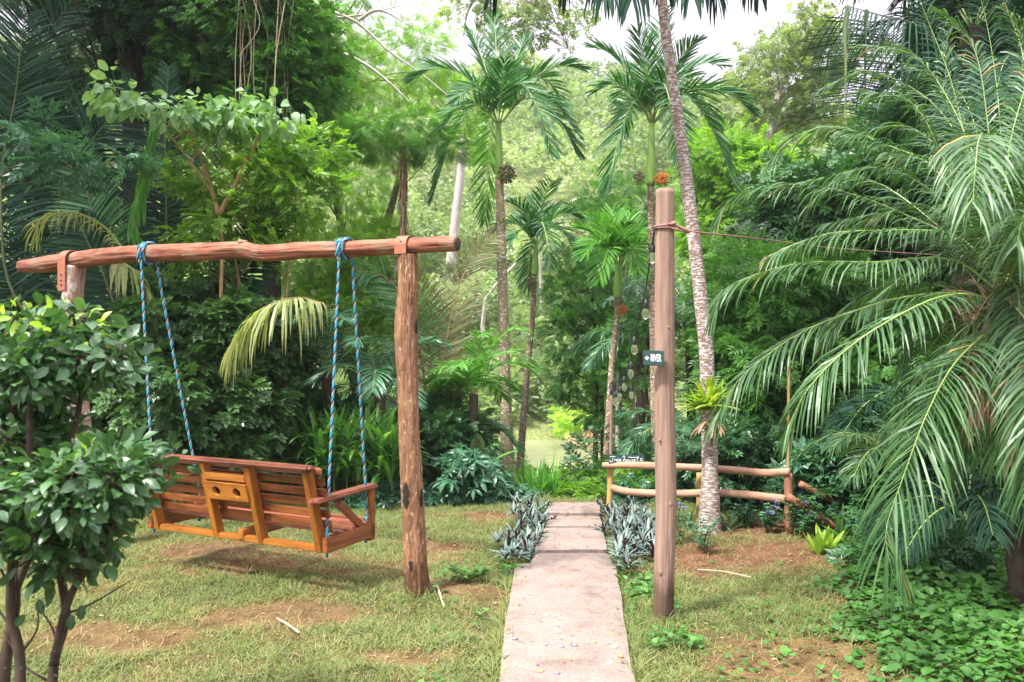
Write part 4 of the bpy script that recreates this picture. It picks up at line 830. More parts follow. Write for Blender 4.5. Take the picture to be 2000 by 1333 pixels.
def palm(label, basept, trunk, radii, shaft, fronds, d, mats=('palmbark', 'palm', 'rachis'), Lf=.32, n=52, wd=.028, group=None, extra=4, elen=1.25, name='palm_tree', shr=.05, **kw):
    """trunk: pixel list; shaft: pixel pair (bottom, top); fronds: (tip px, py, depth offset, lift)"""
    bz = P(*basept, d); root = thing(name, bz, label, 'palm tree', group)
    mb = MB(); tube(mb, [P(x, y, d) for x, y in trunk], radii[0], radii[-1], n=110, k=16, noise=.05, seed=trunk[0][0]*.013, rad=radii); mb.build('trunk', M[mats[0]], root)
    if shaft:
        mb = MB(); tube(mb, [P(*shaft[0], d), P(shaft[0][0]*.5+shaft[1][0]*.5, shaft[0][1]*.5+shaft[1][1]*.5, d), P(*shaft[1], d)], .05, n=20, k=14, rad=[shr*1.0, shr*1.1, shr*.85, shr*.55]); mb.build('crownshaft', M['shaft'], root)
    c = P(*(shaft[1] if shaft else trunk[-1]), d)
    for f in fronds:
        tp_ = P(f[0], f[1], d+f[2]); k_ = dict(kw)
        if len(f) > 4: k_.update(f[4])
        mt = k_.pop('mat', M[mats[1]])
        frond('frond', arch(c-UP*.03, tp_, f[3]), Lf, n, wd, root, mt, M[mats[2]], **k_)
    for i_ in range(extra):
        a = rng.uniform(0, 6.28); tp_ = c+np.array([math.cos(a)*elen*.75, math.sin(a)*elen, rng.uniform(-.2, .9)])
        frond('frond', arch(c-UP*.03, tp_, .25), Lf, n, wd, root, M[mats[1]], M[mats[2]], **kw)
    return root
PK = dict(droop=.16, V=.45, a0=58, a1=24, rr=.012, t0=.16, jit=.1, twist=.7)
pa = palm('slender palm left of the path with full dark crown and one green fruit cluster', (995, 985), [(975, 352), (979, 470), (984, 640), (988, 800), (993, 930), (996, 1000)], [.056, .062, .07, .075, .082, .1], ((975, 352), (974, 240)),
     [(803, 155, .3, .28), (862, 250, -.5, .30), (915, 60, .5, .12), (1030, 70, .6, .1), (1140, 135, .2, .22), (1128, 262, -.3, .4), (1078, 300, -.9, .5), (845, 385, -.1, .45), (890, 200, -.9, .3), (965, 30, .9, .1), (1100, 190, .9, .3),
      (948, 430, .4, .5, dict(mat=M['palmb'])), (985, 120, -.9, .1), (1130, 300, .3, .42)], 10.3, mats=('palmbarkm', 'palm', 'rachis'), Lf=.40, n=56, wd=.021, extra=1, **PK)
fruit(pa, P(990, 340, 10.2), .125, M['fruitg'], 3, 220)
pb = palm('palm behind the tall post with blue green crown and orange fruit', (1273, 1000), [(1271, 362), (1273, 480), (1276, 640), (1280, 820), (1282, 1010)], [.038, .042, .048, .055, .075], ((1271, 362), (1273, 240)),
     [(1152, 92, .3, .2), (1165, 178, -.3, .3), (1186, 372, -.4, .5), (1300, 18, .6, .1), (1245, 60, -.6, .12), (1415, 130, .6, .2), (1472, 215, -.2, .28), (1438, 372, -.3, .5), (1215, 260, .9, .3), (1360, 80, -.8, .15), (1400, 250, .9, .4), (1330, 330, -1.0, .5)], 9.3, mats=('palmbark', 'palm', 'rachis'), Lf=.38, n=56, wd=.020, extra=1, **PK)
fruit(pb, P(1293, 350, 9.2), .085, M['fruitr'], 5, 150); fruit(pb, P(1249, 347, 9.2), .08, M['fruitg'], 6, 130)
pc = palm('shorter palm with leaning thin trunk behind the tall left palm', (1013, 930), [(1044, 538), (1040, 620), (1030, 720), (1022, 820), (1014, 935)], [.04, .045, .048, .055, .065], ((1044, 538), (1047, 478)),
     [(965, 452, .2, .3), (1000, 395, -.4, .2), (1045, 380, .5, .1), (1090, 400, .6, .15), (1130, 425, 0, .3), (1128, 500, -.4, .45), (985, 500, -.5, .4), (1075, 520, -.8, .5), (1030, 560, .2, .5), (1010, 430, .9, .2)], 12.2, Lf=.36, n=46, wd=.022, extra=1, elen=1, **PK)
fruit(pc, P(1038, 552, 12.1), .085, M['fruitg'], 8, 120)
pd = palm('thin palm with bright upswept crown and red fruit beside the string lights', (1185, 905), [(1206, 582), (1204, 640), (1196, 700), (1190, 800), (1184, 915)], [.032, .034, .038, .043, .05], ((1206, 582), (1209, 515)),
     [(1130, 447, .3, .15), (1160, 425, -.4, .12), (1195, 410, .4, .08), (1230, 418, .5, .08), (1265, 440, 0, .2), (1288, 500, -.4, .35), (1140, 500, -.5, .3), (1172, 545, -.5, .45), (1248, 530, -.5, .45), (1220, 440, -.6, .1), (1185, 435, .5, .1), (1250, 470, .9, .2)], 9.7, mats=('palmbark', 'palmb', 'rachis'), Lf=.36, n=46, wd=.02, extra=0, elen=.9, **PK)
fruit(pd, P(1216, 606, 9.6), .07, M['fruitr'], 9, 120); fruit(pd, P(1200, 594, 9.6), .05, M['fruitg'], 10, 60)
# the tall leaning palm beside the fence, its crown above the picture
pe = thing('palm_tree', P(1385, 1040, 6.95), 'tall leaning palm with pale lichen trunk carrying a bromeliad', 'palm tree')
mb = MB(); tube(mb, [P(1384, 1050, 6.95), P(1386, 1010, 6.95), P(1386, 880, 6.95), P(1380, 700, 6.95), P(1366, 560, 6.95), P(1347, 400, 6.95), P(1327, 250, 6.95), P(1306, 110, 6.95), P(1293, 0, 6.95), P(1280, -120, 6.95), P(1268, -260, 6.95)], .06, n=170, k=20, noise=.05, seed=2, rad=[.105, .07, .066, .062, .058, .056, .05, .046, .043, .04, .04]); mb.build('trunk', M['palmbark2'], pe)
ct = P(1266, -300, 6.95)
for x_, y_, dz_, lf_ in ((1180, -10, -.6, .5), (1235, 0, -1.1, .5), (1100, -30, .2, .5), (1400, -8, .2, .5), (1480, -20, .7, .5), (1350, -22, -1.2, .5), (1600, -160, .6, .4), (960, -10, .9, .5), (900, -200, -.5, .4), (1300, -20, 1.6, .5), (1200, -620, .3, .1), (1450, -600, -.5, .1), (1280, -700, .9, .1), (1050, -480, 1.2, .2)):
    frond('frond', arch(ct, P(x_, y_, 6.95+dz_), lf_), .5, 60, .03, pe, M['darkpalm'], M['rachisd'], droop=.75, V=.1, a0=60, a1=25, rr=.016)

# ---------------------------------------------------------------- the big date palm on the right
DC = P(1962, 585, 4.6); dp = thing('date_palm', (DC[0], DC[1], 0), 'large palm at right with long arching glossy feather fronds', 'palm tree')
mb = MB(); tube(mb, [(DC[0]+.28, DC[1]+.15, -.1), (DC[0]+.22, DC[1]+.12, .8), (DC[0]+.1, DC[1]+.05, 1.5), DC], .12, n=40, k=18, noise=.16, seed=5, rad=[.14, .13, .14, .15, .08]); mb.build('trunk', M['barkd'], dp)
mb = MB()   # dead leaf bases and fibres round the crown
for _ in range(150):
    a = rng.uniform(0, 6.28); q = DC+np.array([math.cos(a)*.1, math.sin(a)*.1, rng.uniform(-.55, .05)]); e_ = q+np.array([math.cos(a)*rng.uniform(.08, .3), math.sin(a)*rng.uniform(.08, .3), rng.uniform(-.15, .3)])
    tube(mb, [q, (q+e_)/2+UP*.02, e_], .008, .001, n=6, k=4, cap=False, rnd=rng.random())
mb.build('leaf_bases', M['dead'], dp)
DF = [
 ([(1945, 590), (1885, 575), (1806, 591), (1675, 666), (1581, 756), (1538, 838)], [0, -.1, -.3, -.5, -.6, -.6], {}),
 ([(1945, 588), (1863, 572), (1760, 582), (1675, 606), (1563, 651), (1450, 735), (1398, 815)], [0, 0, .1, .1, .1, 0, 0], {}),
 ([(1955, 620), (1925, 650), (1863, 712), (1812, 805), (1765, 930), (1730, 1040), (1745, 1125)], [0, -.2, -.5, -.65, -.75, -.8, -.85], dict(L=.36)),
 ([(1975, 610), (2015, 660), (2050, 760), (2060, 880), (2040, 1010)], [0, -.25, -.5, -.6, -.6], dict(L=.38)),
 ([(1950, 560), (1905, 490), (1850, 455), (1742, 450), (1611, 458), (1500, 500)], [0, .1, .2, .2, .2, .1], {}),
 ([(1950, 570), (1870, 510), (1790, 505), (1712, 512), (1560, 515), (1430, 556), (1395, 610)], [0, .1, .1, 0, 0, 0, 0], {}),
 ([(1950, 560), (1870, 470), (1769, 420), (1675, 383), (1562, 360), (1445, 378), (1402, 425)], [0, .2, .4, .5, .6, .6, .6], {}),
 ([(1950, 550), (1880, 410), (1817, 322), (1731, 283), (1640, 248), (1560, 262), (1510, 310)], [0, .3, .5, .6, .7, .8, .8], {}),
 ([(1955, 550), (1940, 400), (1925, 275), (1912, 272), (1905, 330), (1900, 400)], [0, 0, -.3, -.7, -1.0, -1.1], dict(L=.34)),
 ([(1955, 550), (1915, 400), (1880, 250), (1855, 150), (1812, 40), (1780, -40)], [0, .5, .8, .9, 1.0, 1.0], dict(nh=(-.2, -1, .1), mat='darkpalm')),
 ([(1960, 550), (1960, 380), (1950, 200), (1930, 60), (1900, -60)], [0, .4, .8, 1.0, 1.0], dict(nh=(-.2, -1, .1), mat='darkpalm')),
 ([(1950, 560), (1830, 440), (1720, 360), (1640, 350), (1580, 400)], [0, .7, 1.1, 1.3, 1.4], {}),
 ([(1950, 600), (1850, 560), (1740, 560), (1660, 600), (1610, 660)], [0, .4, .8, 1.0, 1.0], {}),
 ([(1960, 560), (1900, 330), (1820, 200), (1700, 140), (1610, 170)], [0, .8, 1.3, 1.6, 1.7], dict(mat='date')),
 ([(1970, 560), (1990, 400), (2040, 290), (2120, 260)], [0, -.3, -.6, -.8], {}),
 ([(1975, 580), (2060, 520), (2150, 540), (2200, 640)], [0, -.2, -.4, -.5], {}),
 ([(1980, 600), (2050, 600), (2100, 700), (2110, 850)], [0, .3, .5, .6], {}),
 ([(1950, 600), (1905, 620), (1890, 720), (1905, 840), (1930, 960)], [0, .3, .6, .8, .8], {}),
 ([(1965, 560), (2010, 330), (2000, 120), (1960, 0)], [0, .2, .6, .7], dict(nh=(0, -1, .2), mat='darkpalm')),
 ([(1950, 590), (1850, 640), (1790, 730), (1770, 830), (1790, 930)], [0, .6, 1.0, 1.1, 1.1], {}),
]
for (x1, y1), (x2, y2), (x3, y3), z_ in (((1900, 380), (1780, 250), (1640, 270), .9), ((1880, 430), (1740, 330), (1590, 350), .5), ((1900, 470), (1800, 400), (1690, 430), .7), ((1930, 360), (1880, 190), (1780, 130), 1.2),
        ((1980, 420), (1960, 300), (1880, 240), .9), ((1910, 520), (1790, 530), (1700, 590), .5), ((1900, 560), (1820, 600), (1770, 690), .7), ((1940, 650), (1900, 760), (1870, 900), .3), ((1985, 480), (2000, 340), (1960, 230), .4),
        ((1925, 440), (1850, 330), (1740, 300), -.2), ((2010, 640), (2030, 800), (2010, 960), -.9), ((1900, 330), (1850, 200), (1850, 60), 1.4), ((1860, 500), (1740, 420), (1600, 440), .9), ((1980, 400), (2000, 200), (1990, 60), 1.2),
        ((1900, 300), (1800, 120), (1700, 90), .6), ((1930, 250), (1900, 90), (1830, 20), .4), ((1970, 300), (2010, 120), (1960, 10), .1), ((1880, 400), (1790, 210), (1690, 180), .2), ((2000, 420), (2060, 330), (2090, 420), -.5), ((1990, 650), (1985, 760), (1950, 880), -.1),
        ((1990, 500), (2000, 420), (1985, 480), -.9), ((1910, 620), (1850, 680), (1830, 780), .1), ((1960, 470), (1920, 400), (1860, 400), -.5), ((1985, 560), (1990, 640), (1970, 720), -.3), ((2000, 350), (2020, 200), (2080, 120), .3)):
    DF.append(([(1955, 575), (x1, y1), (x2, y2), (x3, y3)], [0, z_*.5, z_, z_*1.1], {}))
for pth, dz_, kw in DF:
    Lk = kw.pop('L', .30); mt = kw.pop('mat', 'date')
    frond('frond', [P(x, y, 4.6+z) for (x, y), z in zip(pth, dz_)], Lk*1.05, 70, .0112, dp, M[mt], M['rachis'], droop=.5, V=.1, a0=64, a1=26, t0=.12, rr=.0065, prof=[.45, .9, 1.05, .85, .5], jit=.1, twist=.35, **kw)
o_ = None
# bare bent frond seen against the sky
for x1, y1, x2, y2, z_ in ((1900, 660, 1890, 840, .1), (1965, 720, 1975, 900, -.25), (1925, 690, 1915, 800, -.1)):
    frond('dead_frond', [P(1960, 610, 4.6), P(x1, y1-40, 4.6+z_), P(x1, y1+50, 4.6+z_), P(x2, y2, 4.6+z_)], .2, 34, .01, dp, M['dead'], M['rachisb'], droop=.9, V=-.2, a0=40, a1=20, rr=.007, jit=.25)
bf = thing('broken_frond', P(1820, 60, 7.2), 'dark broken palm frond hanging in a square bend against the sky', 'palm frond')
frond('leaf_blade', [P(1860, 130, 7.3), P(1800, 55, 7.2), P(1720, 30, 7.2), P(1655, 12, 7.2)], .8, 34, .014, bf, M['darkpalm'], M['rachisd'], droop=.9, V=-.3, a0=70, a1=60, rr=.014, jit=.03, tip=.9)
frond('leaf_blade', [P(1655, 12, 7.2), P(1650, 60, 7.2), P(1652, 130, 7.2), P(1650, 225, 7.2)], .4, 30, .012, bf, M['darkpalm'], M['rachisd'], droop=.03, V=0, a0=86, a1=80, rr=.02, nh=(0, -1, 0), jit=.03, tip=.9)
frond('leaf_blade', [P(1692, 20, 7.25), P(1690, 70, 7.25), P(1690, 130, 7.25), P(1690, 210, 7.25)], .36, 30, .011, bf, M['darkpalm'], M['rachisd'], droop=.03, V=0, a0=88, a1=84, rr=.02, nh=(0, -1, 0), jit=.03, tip=.9)

# ---------------------------------------------------------------- dark palm on the left
lp_c = P(190, 640, 8.6); lpm = thing('dark_palm', (lp_c[0], 8.6, float(H(lp_c[0], 8.6))), 'big dark palm at left with huge upright shaded fronds', 'palm tree')
mb = MB(); tube(mb, [(lp_c[0], 8.75, -.1), (lp_c[0], 8.7, .9), lp_c], .16, n=20, k=14, noise=.15, seed=8); mb.build('trunk', M['barkd'], lpm)
LF = [([(120, 700), (20, 560), (2, 394), (8, 300), (30, 187), (41, 86), (50, 30)], 8.0, .75, dict(nh=(.2, -1, .1))),
      ([(150, 640), (70, 480), (110, 400), (169, 290), (220, 225), (262, 180)], 8.3, .8, dict(nh=(.3, -1, .3))),
      ([(215, 700), (212, 560), (203, 476), (180, 410), (160, 340), (150, 290)], 8.1, .52, dict(nh=(0, -1, .2), mat='palm')),
      ([(338, 700), (332, 570), (326, 470), (324, 350), (322, 244), (330, 130)], 8.4, .34, dict(nh=(.1, -1, .1))),
      ([(280, 760), (240, 640), (214, 570), (196, 522), (170, 470), (150, 430)], 7.9, .5, dict(nh=(0, -1, .2))),
      ([(60, 760), (30, 640), (60, 520), (130, 430), (220, 400)], 8.2, .6, dict(nh=(0, -1, .3))),
      ([(150, 700), (60, 560), (-30, 430), (-60, 280), (-20, 120)], 8.6, .8, dict(nh=(.2, -1, .1))),
      ([(230, 640), (300, 520), (360, 420), (440, 400), (500, 470)], 8.9, .5, {}),
      ([(190, 600), (260, 400), (330, 300), (430, 290)], 9.4, .7, dict(nh=(0, -1, .4))),
      ([(380, 700), (440, 600), (480, 520), (520, 440), (560, 400)], 8.5, .45, dict(nh=(0, -1, .2))),
      ([(160, 640), (130, 430), (80, 250), (90, 90), (140, 0)], 9.2, .8, dict(nh=(0, -1, .1)))]
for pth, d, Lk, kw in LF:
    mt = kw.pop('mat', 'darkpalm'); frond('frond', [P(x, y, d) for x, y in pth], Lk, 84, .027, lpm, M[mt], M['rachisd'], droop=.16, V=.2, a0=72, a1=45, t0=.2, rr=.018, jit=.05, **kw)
def lone(label, pth, d, Lk, n, wd, mat, rm, cat='palm frond', name='palm_frond', **kw):
    pts_ = [P(x, y, d+ (z[0] if z else 0)) for x, y, *z in pth]; o_ = frond(name, pts_, Lk, n, wd, None, M[mat], M[rm], **kw); tag(o_, label, cat); return o_
lone('narrow bright green frond hanging straight down at upper left', [(315, 200), (300, 260), (280, 350), (262, 430), (285, 490)], 7.7, .26, 46, .035, 'palmb', 'rachis', droop=.8, V=.1, a0=40, a1=20)
lone('pale yellow green drying frond drooping behind the swing ropes', [(640, 600, .6), (600, 583, .3), (545, 588), (490, 620), (440, 690)], 7.3, .42, 42, .027, 'drypalm', 'rachisb', droop=1.0, V=-.1, a0=60, a1=25, jit=.15)
lone('cream green fronds hanging below the beam near the left ropes', [(215, 505, .2), (250, 520), (285, 560), (310, 620)], 7.6, .34, 26, .035, 'drypalm', 'rachis', droop=.9, V=0, a0=45, a1=20)
lone('thin yellow tinged frond arching above the left of the beam', [(250, 500), (200, 440), (140, 415), (80, 430), (68, 470)], 7.5, .3, 40, .014, 'drypalm', 'rachis', droop=.6, V=.1)

# big brown coconut fronds behind the right swing post
cg = thing('coconut_palm', P(840, 880, 9.3), 'young coconut palm with tall brown tinted fronds behind the post', 'palm tree')
for pth, Lk, mt, kw in (([(845, 900), (852, 800), (868, 690), (890, 580), (920, 510), (965, 462)], .62, 'brown', dict(nh=(-.3, -1, .2))),
                        ([(842, 900), (835, 800), (822, 690), (800, 600), (750, 540), (700, 530)], .6, 'palm', dict(nh=(.2, -1, .3))),
                        ([(848, 900), (880, 800), (930, 720), (990, 690), (1050, 720)], .5, 'palmb', {}),
                        ([(840, 900), (800, 820), (740, 760), (680, 760), (640, 820)], .55, 'palm', {}),
                        ([(842, 900), (860, 760), (850, 640), (820, 560), (790, 500)], .6, 'brown', dict(nh=(0, -1, .2))),
                        ([(845, 900), (900, 850), (960, 830), (1010, 870)], .45, 'palm', {})):
    frond('frond', [P(x, y, 9.3+rng.uniform(-.2, .2)) for x, y in pth], Lk, 92, .012, cg, M[mt], M['rachisb'], droop=.22, V=.25, a0=62, a1=35, t0=.12, rr=.02, jit=.05, **kw)
# small feather palms
def rosette(label, px, py, d, nf, ln, Lf, mat, wd=.022, n=34, up=.55, group=None, name='small_palm', cat='palm tree', trunk=None, droop=.3, V=.3):
    wd *= .62; n = int(n*1.35)
    c = P(px, py, d); root = thing(name, c if trunk is None else P(trunk[0][0], trunk[0][1], d), label, cat, group)
    if trunk:
        mb = MB(); tube(mb, [P(q[0], q[1], d) for q in trunk]+[c], trunk[0][2] if len(trunk[0]) > 2 else .05, n=30, k=10, noise=.08); mb.build('trunk', M['barkd'], root)
    for i_ in range(nf):
        a = 6.283*i_/nf+rng.uniform(-.3, .3); l = ln*rng.uniform(.75, 1.1); el = rng.uniform(.1, 1.1)*up
        tp_ = c+np.array([math.cos(a)*l*.8, math.sin(a)*l*.8, l*(el-.25)])
        frond('frond', arch(c, tp_, .28), Lf, n, wd, root, M[mat], M['rachis'], droop=droop, V=V, a0=62, a1=32, rr=.009, t0=.14)
    return root
rosette('dark arching palm behind the right pair of swing ropes', 640, 730, 8.8, 11, 1.15, .34, 'cool', trunk=[(640, 960, .07), (640, 850)], up=1.0)
rosette('low dark palm just left of the bark post', 742, 770, 8.6, 10, .95, .30, 'cool', trunk=[(742, 960, .06), (742, 860)], up=.9)
rosette('bright green young palm left of the lichen trunk', 925, 770, 8.9, 11, .75, .30, 'palmb', wd=.026, trunk=[(925, 960, .05), (925, 870)], up=1.2)
rosette('blue green drooping palm behind the string lights on a dark curved trunk', 1252, 690, 10.6, 12, 1.25, .36, 'cool', trunk=[(1226, 1000, .075), (1240, 880), (1254, 780)], droop=.6, up=.9)
rosette('dark palm low beyond the fence right of the leaning trunk', 1330, 860, 9.2, 9, 1.05, .32, 'cool', trunk=[(1345, 1010, .05), (1338, 930)], up=.5)
rosette('blue green palm half hidden behind the tall post', 1345, 610, 11, 10, 1.2, .36, 'cool', trunk=[(1350, 980, .06), (1350, 800)], droop=.5)
rosette('small palm with silvery fronds low beside the big palm', 1735, 900, 5.9, 8, .72, .24, 'date', wd=.013, n=40, up=.6, droop=.4)
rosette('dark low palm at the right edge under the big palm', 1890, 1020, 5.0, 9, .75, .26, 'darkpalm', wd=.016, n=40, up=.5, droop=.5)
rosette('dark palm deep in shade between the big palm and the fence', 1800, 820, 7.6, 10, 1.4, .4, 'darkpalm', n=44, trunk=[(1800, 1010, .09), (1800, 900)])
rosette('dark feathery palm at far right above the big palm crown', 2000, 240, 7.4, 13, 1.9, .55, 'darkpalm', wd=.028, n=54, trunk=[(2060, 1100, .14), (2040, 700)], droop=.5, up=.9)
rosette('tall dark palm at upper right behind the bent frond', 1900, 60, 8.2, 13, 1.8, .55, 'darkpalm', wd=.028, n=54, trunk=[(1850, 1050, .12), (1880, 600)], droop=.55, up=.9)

# ---------------------------------------------------------------- broadleaf and feathery trees
DEN = {}
def tree(name, label, cat, trunks, blobs, tp, n, size, lm, bm='bark', r=(.1, .04), lim=14, group=None, limr=.03, vines=None, **kw):
    """trunks: lists of (px, py, d) from the ground up; blobs: (px, py, d, rx px, ry px, depth radius m)"""
    t0_ = trunks[0][0]; bz = P(*t0_); root = thing(name, bz, label, cat, group)
    bl = [(P(b[0], b[1], b[2]), b[3]/F*b[2], b[5], b[4]/F*b[2]) for b in blobs]
    mb = MB(); kw['perclump'] = int(kw.get('perclump', 26)*1.35); cc = crown(mb, bl, tp, int(n*1.4*DEN.get(name, 1)), size*.8, **kw); tm = MB()
    for k_, tr in enumerate(trunks): tube(tm, [P(*q) for q in tr], r[0], r[1], n=30, k=10, noise=.06, seed=k_+r[0]*10, cap=True)
    for k_ in range(lim): 
        tr = trunks[k_ % len(trunks)]; 
    if lim: limbs(tm, [P(*q) for q in trunks[0]], cc, lim, limr)
    tm.build('trunk', M[bm], root); o_ = mb.build('crown', M[lm], root, smooth=False); return root
tree('shade_tree', 'dark feathery leaved tree filling the top left corner, plus unseen crown added for shade', 'tree', [[(150, 960, 11), (160, 600, 11), (190, 250, 11), (230, 40, 11)]], [(90, 60, 11, 200, 120, 1.4), (300, 90, 11.3, 150, 120, 1.3), (160, 190, 11, 130, 60, 1.0), (430, 60, 11.5, 110, 90, 1.1), (200, -80, 11, 300, 90, 1.5), (-420, -420, 7, 480, 260, 2.0), (-250, -560, 8, 500, 200, 1.6)], FEA, 8200, .27, 'cool', 'barkd', (.17, .07), 26, clump=.4, perclump=24)  # far left blobs are an unseen crown, added to shade the dark palm
tree('tall_tree', 'thick dark trunked tree rising behind the big left palm', 'tree', [[(262, 960, 10.4), (262, 500, 10.4), (258, 150, 10.4), (250, -60, 10.4)], [(338, 960, 10.6), (335, 500, 10.6), (330, 120, 10.6), (322, -60, 10.6)]], [(240, -40, 10.4, 180, 90, 1.3), (60, 260, 10, 90, 120, 1), (330, 20, 10.2, 140, 80, .8)], TWF, 4200, .2, 'dark', 'barkd', (.15, .12), 10)
tree('pale_tree', 'slim tree with pale mottled trunk between dark trunks at upper left', 'tree', [[(300, 900, 12.5), (296, 400, 12.5), (291, 150, 12.5), (300, -60, 12.5)]], [(300, -60, 12.5, 160, 90, 1.2), (420, 130, 12.5, 140, 110, 1.2)], TWC, 2600, .26, 'mid', 'barkp', (.1, .07), 8)
tree('vine_tree', 'vine covered tree with glossy dark leaves at upper left centre', 'tree', [[(535, 900, 10), (530, 500, 10), (525, 200, 10), (540, -80, 10)]], [(480, 20, 10, 90, 120, .8), (560, 60, 10, 70, 130, .8), (530, 200, 10, 75, 90, .7), (420, 120, 10.2, 80, 80, .7), (600, 150, 10.1, 60, 70, .6)], TWF, 6200, .17, 'mid', 'barkd', (.13, .09), 16, clump=.3)
vn = MB()
for _ in range(15):
    x_ = rng.normal(512, 32); x_ = x_ if rng.random() < .6 else rng.uniform(450, 610); d = 9.1+rng.random()*.4; y0 = rng.uniform(-60, 10); y1 = rng.uniform(100, 400)
    tube(vn, [P(x_+rng.normal()*14, y0, d), P(x_+rng.normal()*9, y0*.5+y1*.5, d), P(x_+rng.normal()*14, y1, d)], .006, .003, n=14, k=5, cap=False, rnd=rng.random())
tag(vn.build('hanging_vines', M['stick']), 'tangle of bare tan vines hanging from the vine covered tree', 'vines')
tree('mimosa_tree', 'bright yellow green feathery tree above the middle of the beam', 'tree', [[(700, 900, 13), (690, 600, 13), (640, 300, 13), (600, 60, 13)], [(690, 600, 13), (760, 420, 13), (800, 250, 12.6)]], [(640, 160, 13, 120, 110, 1.4), (580, 290, 12.6, 90, 100, 1.2), (760, 130, 13, 110, 90, 1.2), (700, 330, 12.5, 80, 80, 1.0), (640, 430, 12.5, 110, 70, 1), (700, 40, 13, 150, 70, 1.3), (860, 110, 13.4, 60, 60, .8), (620, -10, 12.4, 90, 50, 1.0), (560, 130, 12.4, 60, 70, .8)], FEA, 4000, .21, 'bright', 'bark', (.1, .03), 46, limr=.035, clump=.4, perclump=20)
tree('fern_tree', 'dark green flat topped fernlike tree over the right end of the beam', 'tree', [[(786, 900, 9.9), (788, 600, 9.9), (790, 430, 9.9), (788, 300, 9.9)]], [(790, 252, 9.9, 105, 12, .7), (715, 258, 9.7, 60, 10, .5), (850, 284, 10, 50, 10, .5), (740, 290, 9.8, 70, 12, .5)], FEA2, 620, .27, 'mid', 'dead', (.03, .026), 14, limr=.012, clump=.17, perclump=10, flat=2.2, droop=.05)
dk_ = MB()
for k_ in range(70):
    a = rng.uniform(0, 6.28); z0 = rng.uniform(295, 420); c_ = P(788, z0, 9.85)+np.array([math.cos(a)*.022, math.sin(a)*.022, 0]); l = rng.uniform(.25, .75); e_ = c_+np.array([math.cos(a)*rng.uniform(.02, .11), math.sin(a)*.1, -l])
    scatter(dk_, BL, c_[None], (e_-c_)[None], np.array([[math.cos(a), math.sin(a), .3]]), l, np.array([rng.random()]), W=.035)
tag(dk_.build('dead_fronds', M['dead'], smooth=False), 'reddish brown dead fronds hanging down the stem above the right post', 'dead leaves')
tree('feather_bush', 'sparse light feathery tree seen between the right ropes and the bark post', 'tree', [[(700, 950, 10.6), (690, 760, 10.6), (640, 620, 10.6), (600, 520, 10.6)], [(690, 760, 10.6), (740, 600, 10.5), (790, 470, 10.4)]], [(620, 520, 10.6, 60, 60, .8), (730, 500, 10.6, 70, 55, .8), (670, 620, 10.5, 80, 55, .8), (760, 600, 10.6, 60, 50, .7)], FEA, 1900, .22, 'bright', 'bark', (.04, .015), 34, limr=.014, clump=.3, perclump=16)
# large pale leaved shrub
def bigleaf(name, label, cat, trunks, blobs, n, size, lm, bm, r, lim, tpx=OVAL, droop=.7, perclump=9, clump=.16, **kw):
    return tree(name, label, cat, trunks, blobs, tpx, n, size, lm, bm, r, lim, droop=droop, clump=clump, perclump=perclump, outward=.7, shell=.6, **kw)
bl_root = tree('large_leaf_shrub', 'spreading shrub with large pale drooping leaves above the beam', 'shrub', [[(438, 900, 7.9), (432, 600, 7.9), (428, 420, 7.9), (360, 300, 7.8), (280, 215, 7.7)], [(428, 420, 7.9), (470, 340, 7.8), (520, 240, 7.8), (540, 215, 7.8)], [(428, 420, 7.9), (400, 330, 7.9), (365, 250, 7.8)]],
        [(245, 195, 7.7, 48, 25, .35), (320, 205, 7.7, 50, 26, .35), (400, 215, 7.7, 60, 30, .35), (470, 225, 7.7, 50, 28, .35), (550, 225, 7.8, 50, 26, .35), (360, 232, 7.6, 60, 20, .3)], OVAL, 420, .15, 'pale', 'barky', (.028, .008), 22, limr=.011, W=.62, clump=.16, perclump=9, droop=.7, shell=.3)
tree('climber_shrub', 'bright yellow green twiggy shrub below the large pale leaves', 'shrub', [[(470, 900, 8.3), (470, 600, 8.3), (450, 420, 8.3), (480, 300, 8.3)], [(410, 900, 8.4), (415, 600, 8.4), (395, 380, 8.4)], [(560, 900, 8.5), (560, 560, 8.5), (590, 380, 8.5)]], [(420, 350, 8.3, 80, 90, .6), (520, 330, 8.4, 80, 90, .7), (590, 400, 8.5, 70, 80, .7), (470, 440, 8.3, 110, 60, .6), (370, 470, 8.3, 60, 50, .5), (600, 300, 8.6, 60, 60, .6)], TWF, 1500, .15, 'bright', 'barky', (.022, .01), 60, limr=.01, clump=.2, perclump=12, shell=.2)
tree('side_branch', 'leafy branch tip reaching across the dark fronds at left', 'shrub', [[(-60, 420, 7.2), (20, 330, 7.2), (90, 320, 7.2), (150, 330, 7.2)]], [(60, 250, 7.2, 30, 25, .2), (140, 320, 7.2, 55, 36, .3), (235, 300, 7.3, 30, 22, .2), (30, 290, 7.2, 40, 20, .2)], TWF, 150, .2, 'cool', 'bark', (.015, .006), 8, limr=.006, clump=.14, perclump=8)
